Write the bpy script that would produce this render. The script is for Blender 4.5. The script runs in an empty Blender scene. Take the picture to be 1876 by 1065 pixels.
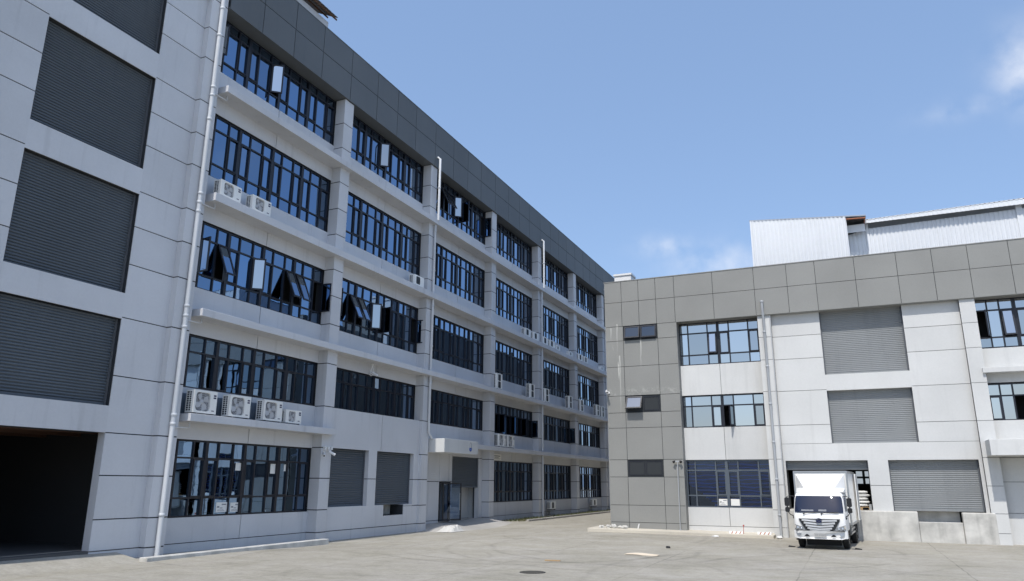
import bpy, math, random
from mathutils import Vector, Matrix, Quaternion
random.seed(7)
sc = bpy.context.scene
col = sc.collection
R = math.radians

# ------------------------------------------------------------------ camera
CAM_H = 2.35
F_PX, PITCH, ROLL, YAW = 1345.67, 0.256990511, 0.00514272288, 0.420822818
cam = bpy.data.objects.new('camera', bpy.data.cameras.new('camera'))
col.objects.link(cam)
fw = Vector((-math.sin(YAW) * math.cos(PITCH), math.cos(YAW) * math.cos(PITCH), math.sin(PITCH)))
r0 = Vector((math.cos(YAW), math.sin(YAW), 0)); u0 = r0.cross(fw)
rt = math.cos(ROLL) * r0 + math.sin(ROLL) * u0
up = -math.sin(ROLL) * r0 + math.cos(ROLL) * u0
cam.matrix_world = Matrix(((rt.x, up.x, -fw.x, 0), (rt.y, up.y, -fw.y, 0), (rt.z, up.z, -fw.z, CAM_H), (0, 0, 0, 1)))
cam.data.sensor_fit = 'HORIZONTAL'; cam.data.sensor_width = 36.0
cam.data.lens = 36.0 * F_PX / 1876.0
cam.data.clip_start = 0.1; cam.data.clip_end = 3000
sc.camera = cam

# ------------------------------------------------------------------ sky, sun, exposure
SUN_EL, SUN_PHI = R(58.5), R(0.5)
world = bpy.data.worlds.new('World'); sc.world = world; world.use_nodes = True
wt = world.node_tree; wt.nodes.clear()
SKY_STRENGTH, SUN_STRENGTH, EXPOSURE = 0.15, 2.6, 0.50

HAZE = (1.42, 2.22, 3.75, 1)
def wn(t, **kw):
    n = wt.nodes.new(t)
    for k, v in kw.items(): setattr(n, k, v)
    return n
def wmath(op, a, b=None, clamp=False):
    n = wn('ShaderNodeMath', operation=op); n.use_clamp = clamp
    for i, q in enumerate((a, b)):
        if q is None: continue
        if isinstance(q, (int, float)): n.inputs[i].default_value = q
        else: wt.links.new(q, n.inputs[i])
    return n.outputs[0]
sky = wn('ShaderNodeTexSky', sky_type='NISHITA'); sky.sun_disc = False
sky.sun_elevation = SUN_EL; sky.sun_rotation = math.pi - SUN_PHI
sky.air_density = 1.0; sky.dust_density = 1.6; sky.ozone_density = 1.3; sky.altitude = 0
geo = wn('ShaderNodeNewGeometry')
neg = wn('ShaderNodeVectorMath', operation='SCALE'); neg.inputs['Scale'].default_value = -1.0
wt.links.new(geo.outputs['Incoming'], neg.inputs[0]); DIR = neg.outputs[0]
def wdot(v):
    n = wn('ShaderNodeVectorMath', operation='DOT_PRODUCT'); wt.links.new(DIR, n.inputs[0]); n.inputs[1].default_value = v
    return n.outputs['Value']
noi = wn('ShaderNodeTexNoise'); noi.inputs['Scale'].default_value = 24.0; noi.inputs['Detail'].default_value = 7.0
noi.inputs['Roughness'].default_value = 0.5; noi.inputs['Distortion'].default_value = 0.0
wt.links.new(DIR, noi.inputs['Vector'])
def px_dir(x, y):
    return (rt * ((x - 938) / F_PX) - up * ((y - 532.5) / F_PX) + fw).normalized()
clouds = [(px_dir(1886, 128), .025, .033, .72), (px_dir(1322, 486), .055, .024, .5), (px_dir(1218, 452), .03, .012, .5), (px_dir(1772, 198), .035, .010, .3)]
for az, el, sx, sy, a in ((60, 24, .13, .05, .9), (95, 40, .1, .05, .6), (140, 22, .16, .04, .8), (200, 30, .1, .05, .6), (250, 18, .15, .04, .8), (300, 35, .1, .05, .7)):
    clouds.append((Vector((math.sin(R(az)) * math.cos(R(el)), math.cos(R(az)) * math.cos(R(el)), math.sin(R(el)))), sx, sy, a))
mask = None
for d, sx, sy, amp in clouds:
    h = d.cross(Vector((0, 0, 1))).normalized(); v = h.cross(d)
    a = wmath('DIVIDE', wdot(h), sx); b = wmath('DIVIDE', wdot(v), sy)
    q = wmath('ADD', wmath('MULTIPLY', a, a), wmath('MULTIPLY', b, b))
    g = wmath('POWER', 2.718, wmath('MULTIPLY', q, -0.7))
    g = wmath('MULTIPLY', g, wmath('GREATER_THAN', wdot(d), 0.3))
    g = wmath('MULTIPLY', g, amp)
    mask = g if mask is None else wmath('MAXIMUM', mask, g)
nn = wmath('MULTIPLY', wmath('SUBTRACT', noi.outputs['Fac'], 0.36), 3.4, True)
mask = wmath('MULTIPLY', wmath('MULTIPLY', mask, nn), 0.85, True)
mx = wn('ShaderNodeMix', data_type='RGBA'); wt.links.new(mask, mx.inputs['Factor'])
hz = wn('ShaderNodeMix', data_type='RGBA'); hz.inputs['Factor'].default_value = 0.5     # thin even haze over the whole sky
wt.links.new(sky.outputs[0], hz.inputs['A']); hz.inputs['B'].default_value = HAZE
wt.links.new(hz.outputs['Result'], mx.inputs['A']); mx.inputs['B'].default_value = (4.6, 4.75, 5.1, 1)
bg = wn('ShaderNodeBackground'); bg.inputs['Strength'].default_value = SKY_STRENGTH
wt.links.new(mx.outputs['Result'], bg.inputs['Color'])
wo = wn('ShaderNodeOutputWorld'); wt.links.new(bg.outputs[0], wo.inputs['Surface'])

sun = bpy.data.objects.new('sun', bpy.data.lights.new('sun', 'SUN')); col.objects.link(sun)
sun.data.energy = SUN_STRENGTH; sun.data.angle = R(0.55); sun.data.color = (1.0, 0.955, 0.89)
sdir = Vector((math.sin(SUN_PHI) * math.cos(SUN_EL), math.cos(SUN_PHI) * math.cos(SUN_EL), -math.sin(SUN_EL)))
sun.rotation_euler = sdir.to_track_quat('-Z', 'Y').to_euler(); sun.location = (0, -20, 60)
vs = sc.view_settings
vs.view_transform = 'Standard'; vs.look = 'None'; vs.gamma = 1.0; vs.use_curve_mapping = False; vs.exposure = EXPOSURE
sc.render.engine = 'CYCLES'
cy = sc.cycles
cy.use_denoising = True; cy.max_bounces = 6; cy.diffuse_bounces = 3; cy.glossy_bounces = 3; cy.use_adaptive_sampling = True; cy.use_light_tree = False; world.cycles.sampling_method = 'MANUAL'; world.cycles.sample_map_resolution = 512; cy.adaptive_threshold = 0.02; cy.transparent_max_bounces = 8
cy.sample_clamp_indirect = 6.0; cy.caustics_reflective = False; cy.caustics_refractive = False

# ------------------------------------------------------------------ material helpers
class NT:
    def __init__(s, name):
        s.m = bpy.data.materials.new(name); s.m.use_nodes = True; s.t = s.m.node_tree; s.t.nodes.clear()
        s.out = s.t.nodes.new('ShaderNodeOutputMaterial')
        s.bsdf = s.t.nodes.new('ShaderNodeBsdfPrincipled'); s.link(s.bsdf.outputs[0], s.out.inputs['Surface'])
        s.pos = s.t.nodes.new('ShaderNodeNewGeometry').outputs['Position']
    def link(s, a, b): s.t.links.new(a, b)
    def put(s, sock, v):
        if isinstance(v, bpy.types.NodeSocket): s.link(v, sock)
        elif isinstance(v, (tuple, list)) and len(v) == 3 and sock.type == 'RGBA': sock.default_value = (*v, 1)
        else: sock.default_value = v
    def math(s, op, a, b=0.0, clamp=False):
        n = s.t.nodes.new('ShaderNodeMath'); n.operation = op; n.use_clamp = clamp
        s.put(n.inputs[0], a); s.put(n.inputs[1], b); return n.outputs[0]
    def mix(s, f, a, b, mode='MIX'):
        n = s.t.nodes.new('ShaderNodeMix'); n.data_type = 'RGBA'; n.blend_type = mode
        s.put(n.inputs['Factor'], f); s.put(n.inputs['A'], a); s.put(n.inputs['B'], b); return n.outputs['Result']
    def scaled(s, v3, vec=None):
        n = s.t.nodes.new('ShaderNodeVectorMath'); n.operation = 'MULTIPLY'
        s.put(n.inputs[0], vec or s.pos); n.inputs[1].default_value = v3; return n.outputs[0]
    def noise(s, scale, detail=4, rough=.55, vec=None, dist=0):
        n = s.t.nodes.new('ShaderNodeTexNoise'); s.put(n.inputs['Vector'], vec or s.pos)
        n.inputs['Scale'].default_value = scale; n.inputs['Detail'].default_value = detail
        n.inputs['Roughness'].default_value = rough; n.inputs['Distortion'].default_value = dist; return n.outputs['Fac']
    def ramp(s, f, lo, hi, a=0.0, b=1.0):
        n = s.t.nodes.new('ShaderNodeMapRange'); s.put(n.inputs['Value'], f)
        n.inputs['From Min'].default_value = lo; n.inputs['From Max'].default_value = hi
        n.inputs['To Min'].default_value = a; n.inputs['To Max'].default_value = b; return n.outputs['Result']
    def rand(s): return s.t.nodes.new('ShaderNodeObjectInfo').outputs['Random']
    def xyz(s, vec=None):
        n = s.t.nodes.new('ShaderNodeSeparateXYZ'); s.put(n.inputs[0], vec or s.pos); return n.outputs
    def bump(s, h, strength=.2, dist=.01):
        n = s.t.nodes.new('ShaderNodeBump'); n.inputs['Strength'].default_value = strength; n.inputs['Distance'].default_value = dist
        s.link(h, n.inputs['Height']); s.link(n.outputs[0], s.bsdf.inputs['Normal'])
    def set(s, **kw):
        names = dict(color='Base Color', rough='Roughness', metal='Metallic', ior='IOR', spec='Specular IOR Level', coat='Coat Weight', coat_rough='Coat Roughness', alpha='Alpha', trans='Transmission Weight')
        for k, v in kw.items(): s.put(s.bsdf.inputs[names[k]], v)
        return s.m

def sc3(c, k): return tuple(min(1, x * k) for x in c)
def plain(name, c, rough=.6, metal=0.0, **kw):
    n = NT(name); return n.set(color=c, rough=rough, metal=metal, **kw)
def painted(name, c, rough=.75, var=.07, streak=.10, bump=.12, rnd=.05, bs=.35):
    n = NT(name)
    big = n.noise(bs, 3 if bs < 1 else 6); fine = n.noise(14, 5, .65)
    st = n.noise(1.0, 5, .6, n.scaled((2.6, 2.6, .18)))
    f = n.math('ADD', n.ramp(big, .3, .7, 1 - var, 1 + var * .6), n.ramp(fine, .3, .7, -.025, .025))
    f = n.math('SUBTRACT', f, n.ramp(st, .56, .78, 0, streak))
    f = n.math('ADD', f, n.math('MULTIPLY', n.math('SUBTRACT', n.rand(), .5), rnd))
    v = n.t.nodes.new('ShaderNodeCombineColor')
    for i in range(3): n.link(n.math('MULTIPLY', f, c[i]), v.inputs[i])
    n.bump(n.noise(60, 3, .7), bump, .004)
    return n.set(color=v.outputs[0], rough=rough, spec=.3)

M = {}
M['wall'] = painted('light_grey_wall_paint', (.595, .605, .625), streak=.17, rnd=.08)
M['wallw'] = painted('pale_wall_paint', (.615, .62, .61), streak=.10, rnd=.06)
M['groove'] = plain('dark_joint_filler', (.03, .035, .04), .9); M['groove_b'] = plain('grey_joint_filler', (.16, .165, .165), .9)
M['clad_dark'] = painted('charcoal_cladding', (.126, .137, .144), .55, .08, .08, .06, .07)
def clad_grey():
    n = NT('warm_grey_cladding_with_lime_streaks')
    big = n.noise(.4, 4); fine = n.noise(16, 4, .6); x, y, z = n.xyz()
    f = n.math('ADD', n.ramp(big, .3, .7, .93, 1.06), n.ramp(fine, .3, .7, -.03, .03))
    f = n.math('ADD', f, n.math('MULTIPLY', n.math('SUBTRACT', n.rand(), .5), .05))
    v = n.t.nodes.new('ShaderNodeCombineColor')
    for i, c in enumerate((.266, .268, .255)): n.link(n.math('MULTIPLY', f, c), v.inputs[i])
    # lime run-off below the parapet and by the small windows
    run = n.ramp(n.noise(1.0, 4, .6, n.scaled((7.5, 7.5, .55))), .60, .70)
    zone = None
    for cx, cz, w, hh in ((-10.75, 9.9, .35, 1.1), (-10.55, 8.6, .15, 1.2), (-9.32, 9.0, .10, .7), (-9.6, 10.9, .12, .3), (-10.0, 7.05, 1.3, .22), (-7.6, 9.9, .06, .6)):
        a = n.math('DIVIDE', n.math('SUBTRACT', x, cx), w); b = n.math('DIVIDE', n.math('SUBTRACT', z, cz), hh)
        q = n.math('ADD', n.math('MULTIPLY', a, a), n.math('MULTIPLY', b, b))
        g = n.math('SUBTRACT', 1.0, q, True)
        zone = g if zone is None else n.math('MAXIMUM', zone, g)
    band = n.math('MULTIPLY', n.math('SUBTRACT', 1.0, n.math('ABSOLUTE', n.math('DIVIDE', n.math('SUBTRACT', z, 7.0), .3)), True), n.ramp(n.noise(5, 5, .65), .5, .72, 0, .45))
    m1 = n.math('MULTIPLY', n.math('MULTIPLY', run, n.ramp(zone, 0, .5)), .8)
    # narrow drips
    for cx, z0, z1 in ((-9.32, 8.1, 9.6), (-10.47, 5.6, 8.9), (-10.56, 9.2, 10.6), (-10.9, 9.7, 10.4)):
        a = n.math('SUBTRACT', 1.0, n.math('ABSOLUTE', n.math('DIVIDE', n.math('SUBTRACT', n.math('ADD', x, n.math('MULTIPLY', n.math('SUBTRACT', n.noise(1.3, 2), .5), .12)), cx), .05)), True)
        tz = n.math('MULTIPLY', n.ramp(z, z0, z1), n.math('LESS_THAN', z, z1))
        m1 = n.math('MAXIMUM', m1, n.math('MULTIPLY', n.math('MULTIPLY', a, tz), .75))
    dn = n.t.nodes.new('ShaderNodeNewGeometry')
    nx, ny, nz = n.xyz(dn.outputs['Normal'])
    m1 = n.math('MULTIPLY', n.math('MAXIMUM', m1, band), n.math('LESS_THAN', y, 38.0))
    n.bump(fine, .08, .004)
    return n.set(color=n.mix(m1, v.outputs[0], (.62, .62, .58)), rough=.6, spec=.3)
M['clad_grey'] = clad_grey()
M['shutter'] = painted('shaded_steel_shutter', (.105, .125, .148), .45, .10, .12, .0, .03)  # left building's shutters: shade is worked into this darker colour
M['shutter_sunlit'] = painted('sunlit_steel_shutter', (.262, .275, .28), .45, .09, .12, .0, .03)  # right building's shutters: colour lightened to carry the sun on them
M['rail'] = plain('shutter_guide_steel', (.14, .15, .165), .45, .3)
M['frame'] = plain('dark_aluminium_frame', (.011, .013, .021), .42)
def glass(name, c, wav=.03, rough=.008, coat=0.0):
    n = NT(name)
    n.bump(n.noise(1.5, 2, .4), wav, .05)
    k = n.math('ADD', .78, n.math('MULTIPLY', n.rand(), .44))
    v = n.t.nodes.new('ShaderNodeCombineColor')
    for i in range(3): n.link(n.math('MULTIPLY', k, c[i]), v.inputs[i])
    if coat:
        n.link(n.bsdf.inputs['Normal'].links[0].from_socket, n.bsdf.inputs['Coat Normal']); n.bsdf.inputs['Coat IOR'].default_value = 2.0; n.set(coat=coat, coat_rough=.01)
    return n.set(color=v.outputs[0], metal=1.0, rough=rough)
M['glass'] = glass('blue_reflective_glass', (.085, .17, .295), coat=1.0)
M['glass_b'] = glass('pale_reflective_glass', (.50, .52, .53), .010)
M['glass_d'] = glass('dark_tinted_glass', (.10, .115, .13), .02)
def clear():
    n = NT('clear_window_glass'); t = n.t
    tr = t.nodes.new('ShaderNodeBsdfTransparent'); tr.inputs[0].default_value = (.62, .72, .85, 1)
    gl = t.nodes.new('ShaderNodeBsdfGlossy'); gl.inputs['Roughness'].default_value = .01; gl.inputs['Color'].default_value = (.8, .88, 1, 1)
    fr = t.nodes.new('ShaderNodeFresnel'); fr.inputs['IOR'].default_value = 1.6
    ms = t.nodes.new('ShaderNodeMixShader'); n.link(fr.outputs[0], ms.inputs[0]); n.link(tr.outputs[0], ms.inputs[1]); n.link(gl.outputs[0], ms.inputs[2])
    t.nodes.remove(n.bsdf); n.link(ms.outputs[0], n.out.inputs['Surface']); return n.m
M['clear'] = clear()
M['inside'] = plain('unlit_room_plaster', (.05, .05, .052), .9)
M['pipe'] = painted('white_plastic_pipe', (.62, .64, .66), .45, .08, .20, .0, .05)
M['pipe_g'] = painted('grey_plastic_pipe', (.42, .44, .46), .45, .04, .08, .0, .03)
M['acwhite'] = painted('ac_white_enamel', (.83, .83, .80), .4, .06, .09, .0, .12)
M['acfan'] = plain('ac_fan_grey', (.52, .53, .55), .5)
M['acdark'] = plain('ac_recess_dark', (.20, .205, .22), .7)
M['acfin'] = plain('ac_fin_metal', (.05, .055, .065), .5, .3)
M['acblack'] = plain('ac_fan_black', (.03, .032, .036), .6)
M['navy'] = plain('navy_print', (.012, .018, .07), .5)
M['black'] = plain('black_plastic', (.012, .012, .014), .45)
M['rubber'] = plain('tyre_rubber', (.018, .018, .019), .85)
M['steel'] = plain('bare_steel', (.45, .46, .47), .35, .9)
M['rusty'] = painted('rusted_steel', (.16, .085, .05), .8, .2, .2, .2)
M['white'] = plain('white_paint', (.78, .78, .77), .5)
M['paper'] = plain('paper_white', (.78, .78, .75), .8)
M['ink'] = plain('printed_grey', (.22, .23, .25), .8)
M['concrete'] = painted('raw_concrete', (.40, .385, .36), .9, .16, .14, .5)
M['dock'] = painted('weathered_dock_concrete', (.56, .55, .515), .9, .26, .20, .6, .05, 1.7)
M['corr'] = painted('white_corrugated_steel', (.78, .80, .82), .38, .05, .05, .0)
M['wood'] = painted('bare_wood', (.46, .31, .17), .8, .15, .1, .2)
M['card'] = painted('brown_card', (.70, .60, .47), .85, .12, .08, .1)
M['bag'] = painted('white_woven_sack', (.76, .76, .74), .7, .06, .0, .4)
M['red'] = plain('faded_red_paint', (.42, .05, .035), .5)
M['orange'] = plain('orange_red_primer', (.10, .05, .03), .7)
M['primer'] = plain('red_oxide_primer', (.36, .13, .06), .6)
M['blind2'] = plain('navy_blind_slats', (.03, .07, .22), .5)
M['blind'] = plain('blue_blind_slats', (.09, .24, .80), .5)
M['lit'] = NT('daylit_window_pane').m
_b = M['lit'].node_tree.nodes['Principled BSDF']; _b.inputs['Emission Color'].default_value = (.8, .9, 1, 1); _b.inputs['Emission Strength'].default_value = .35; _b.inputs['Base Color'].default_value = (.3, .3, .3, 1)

def ground_mat():
    n = NT('worn_concrete_yard'); x, y, z = n.xyz()
    big = n.noise(.09, 4, .6); mid = n.noise(.55, 5, .6, dist=.6); fine = n.noise(9, 6, .7); grit = n.noise(120, 2, .6)
    drag = n.noise(1.0, 5, .65, n.scaled((.28, 1.6, 1)))
    f = n.math('ADD', n.ramp(big, .3, .7, .86, 1.10), n.ramp(mid, .3, .7, -.11, .09))
    f = n.math('ADD', f, n.ramp(fine, .3, .7, -.11, .11)); f = n.math('ADD', f, n.ramp(grit, .3, .7, -.08, .08)); f = n.math('ADD', f, n.ramp(n.noise(2.6, 5, .7), .3, .7, -.09, .09))
    patch = n.ramp(n.noise(.16, 2, .4), .50, .53, 0, .025); f = n.math('SUBTRACT', f, patch)
    f = n.math('SUBTRACT', f, n.ramp(drag, .52, .75, 0, .15))
    arcn = [n.ramp(n.noise(.15, 3), .42, .6), n.ramp(n.noise(.22, 3), .42, .6)]
    def arc(cx, cy, r, w, k, ns):
        dx = n.math('SUBTRACT', x, cx); dy = n.math('SUBTRACT', y, cy)
        d = n.math('SQRT', n.math('ADD', n.math('MULTIPLY', dx, dx), n.math('MULTIPLY', dy, dy)))
        d = n.math('ADD', d, n.math('MULTIPLY', n.math('SUBTRACT', mid, .5), .5))
        g = n.math('SUBTRACT', 1.0, n.math('DIVIDE', n.math('ABSOLUTE', n.math('SUBTRACT', d, r)), w), True)
        return n.math('MULTIPLY', n.math('MULTIPLY', g, arcn[ns > .17]), k)
    for a in ((-11, 27, 5.0, .16, .22, .16), (-11, 27, 5.9, .16, .20, .17), (-14, 22, 5.2, .15, .20, .2), (-14.5, 22, 3.6, .14, .18, .22), (-6, 30, 7.5, .16, .2, .15), (-6, 30, 9.2, .15, .18, .14),
              (-15, 34, 9, .18, .20, .15), (-9, 20, 6, .14, .16, .2), (4, 22, 9, .17, .22, .15), (4, 22, 10.9, .17, .2, .16), (-3, 40, 14, .15, .18, .15), (-18, 20, 3.2, .14, .18, .25), (10, 34, 13, .15, .16, .15)):
        f = n.math('SUBTRACT', f, arc(*a))
    # sawn joints, 4.2 m apart, and cross joints
    wob = n.math('MULTIPLY', n.math('SUBTRACT', n.noise(.8, 3), .5), .12)
    def joint(u, off, per, w, k):
        q = n.math('PINGPONG', n.math('ADD', n.math('SUBTRACT', u, off), wob), per / 2)
        return n.math('MULTIPLY', n.math('LESS_THAN', q, w), k)
    f = n.math('SUBTRACT', f, n.math('MULTIPLY', joint(x, -1.5, 4.22, .020, .26), n.ramp(n.noise(.22, 2), .40, .58, .25, 1)))
    f = n.math('SUBTRACT', f, n.math('MULTIPLY', joint(y, 35.2, 6.3, .016, .22), n.ramp(n.noise(.25, 2), .42, .6, .1, 1)))
    oil = n.ramp(n.noise(.7, 4, .6, n.scaled((1, 1, 1))), .66, .78, 0, .22); f = n.math('SUBTRACT', f, oil)
    v = n.t.nodes.new('ShaderNodeCombineColor')
    warm = n.ramp(mid, .3, .7, .93, 1.0)
    for i, c in enumerate((.352, .332, .294)):
        q = n.math('MULTIPLY', f, c)
        n.link(n.math('MULTIPLY', q, warm) if i == 2 else q, v.inputs[i])
    n.bump(n.math('ADD', fine, n.math('MULTIPLY', grit, .5)), .25, .012)
    return n.set(color=v.outputs[0], rough=.9, spec=.2)
M['ground'] = ground_mat()

# ------------------------------------------------------------------ mesh helpers
class MB:
    def __init__(s): s.v = []; s.f = []; s.m = []; s.s = []
    def add(s, vs_, fs, mi=0, smooth=False):
        o = len(s.v); s.v += [tuple(q) for q in vs_]
        for f in fs: s.f.append([o + i for i in f]); s.m.append(mi); s.s.append(smooth)
        return s
    def box(s, x0, x1, y0, y1, z0, z1, mi=0):
        x0, x1 = min(x0, x1), max(x0, x1); y0, y1 = min(y0, y1), max(y0, y1); z0, z1 = min(z0, z1), max(z0, z1)
        return s.add([(x0, y0, z0), (x1, y0, z0), (x1, y1, z0), (x0, y1, z0), (x0, y0, z1), (x1, y0, z1), (x1, y1, z1), (x0, y1, z1)],
                     [(0, 3, 2, 1), (4, 5, 6, 7), (0, 1, 5, 4), (1, 2, 6, 5), (2, 3, 7, 6), (3, 0, 4, 7)], mi)
    def obox(s, o, a, b, c, mi=0):
        o, a, b, c = Vector(o), Vector(a), Vector(b), Vector(c)
        p = [o, o + a, o + a + b, o + b, o + c, o + a + c, o + a + b + c, o + b + c]
        return s.add(p, [(0, 3, 2, 1), (4, 5, 6, 7), (0, 1, 5, 4), (1, 2, 6, 5), (2, 3, 7, 6), (3, 0, 4, 7)], mi)
    def tube(s, pts, r, n=10, mi=0):
        pts = [Vector(p) for p in pts]; rings = []
        for i, p in enumerate(pts):
            d = (pts[min(i + 1, len(pts) - 1)] - pts[max(i - 1, 0)]).normalized()
            a = d.orthogonal().normalized() if i == 0 else (prev - d * prev.dot(d)).normalized()
            prev = a; b = d.cross(a); rr = r[i] if isinstance(r, (list, tuple)) else r
            rings.append([p + (a * math.cos(2 * math.pi * k / n) + b * math.sin(2 * math.pi * k / n)) * rr for k in range(n)])
        vsx = [q for ring in rings for q in ring]; fs = []
        for i in range(len(rings) - 1):
            for k in range(n): fs.append((i * n + k, i * n + (k + 1) % n, (i + 1) * n + (k + 1) % n, (i + 1) * n + k))
        s.add(vsx, fs, mi, True)
        return s.add(rings[0], [list(range(n))[::-1]], mi).add(rings[-1], [list(range(n))], mi)
    def lathe(s, c, axis, prof, n=20, mi=0, smooth=True):
        c = Vector(c); ax = Vector(axis).normalized(); a = ax.orthogonal().normalized(); b = ax.cross(a)
        vsx = []; fs = []
        for r, h in prof:
            for k in range(n): t = 2 * math.pi * k / n; vsx.append(c + ax * h + (a * math.cos(t) + b * math.sin(t)) * r)
        for i in range(len(prof) - 1):
            for k in range(n): fs.append((i * n + k, i * n + (k + 1) % n, (i + 1) * n + (k + 1) % n, (i + 1) * n + k))
        s.add(vsx, fs, mi, smooth)
        if prof[-1][0] > 1e-4: s.add(vsx[-n:], [list(range(n))], mi)
        if prof[0][0] > 1e-4: s.add(vsx[:n], [list(range(n))[::-1]], mi)
        return s
    def prism(s, poly, a, b, fn, mi=0, smooth=False):
        n = len(poly); p0 = [fn(q, a) for q in poly]; p1 = [fn(q, b) for q in poly]
        s.add(p0 + p1, [(i, (i + 1) % n, n + (i + 1) % n, n + i) for i in range(n)], mi, smooth)
        return s.add(p0, [list(range(n))[::-1]], mi).add(p1, [list(range(n))], mi)
    def build(s, name, mats, parent=None, bevel=0, kind=None, label=None):
        me = bpy.data.meshes.new(name); me.from_pydata(s.v, [], s.f); me.update()
        if not isinstance(mats, (list, tuple)): mats = [mats]
        for m in mats: me.materials.append(M[m] if isinstance(m, str) else m)
        me.polygons.foreach_set('material_index', s.m); me.polygons.foreach_set('use_smooth', s.s)
        return link(name, me, parent, bevel, kind, label)
def link(name, me, parent=None, bevel=0, kind=None, label=None):
    o = bpy.data.objects.new(name, me); col.objects.link(o)
    if parent is not None:
        o.parent = parent
        if parent.type == 'EMPTY' and 'base' in parent: o.matrix_parent_inverse = Matrix.Translation(-Vector(parent['base']))
    if bevel:
        b = o.modifiers.new('bevel', 'BEVEL'); b.width = bevel; b.segments = 2; b.limit_method = 'ANGLE'
    if kind: o['kind'] = kind
    if label: o['label'] = label
    return o
def tag(o, label=None, cat=None, group=None, kind=None):
    if label: o['label'] = label
    if cat: o['category'] = cat
    if group: o['group'] = group
    if kind: o['kind'] = kind
    return o
def empty(name, loc, label, cat, group=None, world_parts=False):
    e = bpy.data.objects.new(name, None); col.objects.link(e); e.location = loc; e.empty_display_size = .2
    if world_parts: e['base'] = tuple(loc)       # its parts are written in world coordinates
    return tag(e, label, cat, group)
def copy_tree(o, parent=None):
    c = o.copy(); col.objects.link(c)
    if parent is not None: c.parent = parent
    for ch in list(o.children): copy_tree(ch, c)
    return c

XA, YB = -20.85, 37.4
FA = lambda u, d, z: (XA + d, u, z)          # left building: faces +x
FB = lambda u, d, z: (u, YB - d, z)          # right building: faces -y
def fb(mb, F, u0, u1, d0, d1, z0, z1, mi=0):
    a = F(u0, d0, z0); b = F(u1, d1, z1); return mb.box(a[0], b[0], a[1], b[1], a[2], b[2], mi)
J = .017   # half width of a joint
def panel(F, par, u0, u1, z0, z1, d, mat, th=.03, name='panel', g=None, ends=(1, 1, 1, 1)):
    mb = MB(); g = g or (J if F is FA else .011); fb(mb, F, u0 + g * ends[0], u1 - g * ends[1], d - th, d + random.uniform(0, .0015), z0 + g * ends[2], z1 - g * ends[3])
    return mb.build(name, mat, par)

# ------------------------------------------------------------------ ground
def sstep(t): t = max(0., min(1., t)); return t * t * (3 - 2 * t)
def gz(x, y):
    z = -.12 * math.exp(-((x + 20.0) / 3.5) ** 2) * sstep((y - 20) / 6) * sstep((44 - y) / 5)
    z += .10 * math.exp(-((x + 11) / 6) ** 2 - ((y - 39) / 7) ** 2)
    return z
def ground():
    xs = [-500, -250, -120, -60, -40, -30] + [-26 + .75 * i for i in range(59)] + [24, 32, 45, 70, 120, 250, 500]
    ys = [-500, -250, -120, -60, -30, -15, -5, 0, 5, 8] + [10 + .75 * i for i in range(54)] + [55, 60, 66, 75, 90, 120, 180, 300, 500]
    mb = MB(); nx = len(xs)
    vsx = [(x, y, gz(x, y)) for y in ys for x in xs]
    fs = [(j * nx + i, j * nx + i + 1, (j + 1) * nx + i + 1, (j + 1) * nx + i) for j in range(len(ys) - 1) for i in range(nx - 1)]
    mb.add(vsx, fs, 0, True)
    o = mb.build('ground', 'ground'); tag(o, 'worn grey concrete factory yard with tyre marks', kind='structure')
ground()
# apron up to the big doorway, ramp at the entrance, kerbs, pavement
mb = MB()
ap = [(-21.6, 4, .33), (-19.3, 4, -.02), (-19.3, 16.4, -.02), (-19.9, 17.2, -.02), (-21.6, 17.0, .33)]
mb.add(ap + [(x, y, -.3) for x, y, z in ap], [(0, 1, 2, 3, 4), (0, 5, 6, 1), (1, 6, 7, 2), (2, 7, 8, 3), (3, 8, 9, 4)])
tag(mb.build('ramp', 'ground'), 'sloping concrete apron in front of the dark open doorway', kind='structure')
mb = MB()
rp = []
for i in range(13):
    t = i / 12; y = 34.95 + 9.6 * t
    for j in range(7):
        s_ = j / 6; x = -21.34 + (2.3 + 1.0 * math.sin(math.pi * min(1, t * 1.05))) * s_
        edge = min(1, min(t, 1 - t) * 7)
        z = gz(x, y) - .03 + (.33 - .0 * s_) * (1 - sstep(s_ * 1.04)) * sstep(edge if i else 0)
        rp.append((x, y, z))
mb.add(rp, [(i * 7 + j, i * 7 + j + 1, (i + 1) * 7 + j + 1, (i + 1) * 7 + j) for i in range(12) for j in range(6)], 0, True)
tag(mb.build('entrance_ramp', 'concrete'), 'rounded concrete ramp up to the entrance under the canopy', kind='structure')
mb = MB(); mb.obox((-19.98, 17.0, -.25), (.34, 0, 0), (-.38, 9.25, -.03), (0, 0, .37)); tag(mb.build('kerb', 'dock', bevel=.02), 'raised concrete kerb along the first window bay', kind='structure')
mb = MB(); mb.box(-19.15, -18.98, 45.2, 74, -.2, .13); tag(mb.build('kerb', 'concrete', bevel=.02), 'long concrete kerb beside the grass strip in the lane', kind='structure')
mb = MB(); pv = [(-12.1, 36.3, .25), (-3.38, 36.3, .15), (-3.38, 37.95, .17), (-12.1, 37.95, .27)]
mb.add(pv + [(x, y, -.3) for x, y, z in pv], [(0, 1, 2, 3), (0, 4, 5, 1), (1, 5, 6, 2), (2, 6, 7, 3), (3, 7, 4, 0)])
M['pale_conc'] = painted('pale_cream_concrete', (.57, .53, .45), .9, .12, .1, .4)
tag(mb.build('pavement', 'pale_conc', bevel=.02), 'narrow concrete pavement along the foot of the right building', kind='structure')
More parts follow.
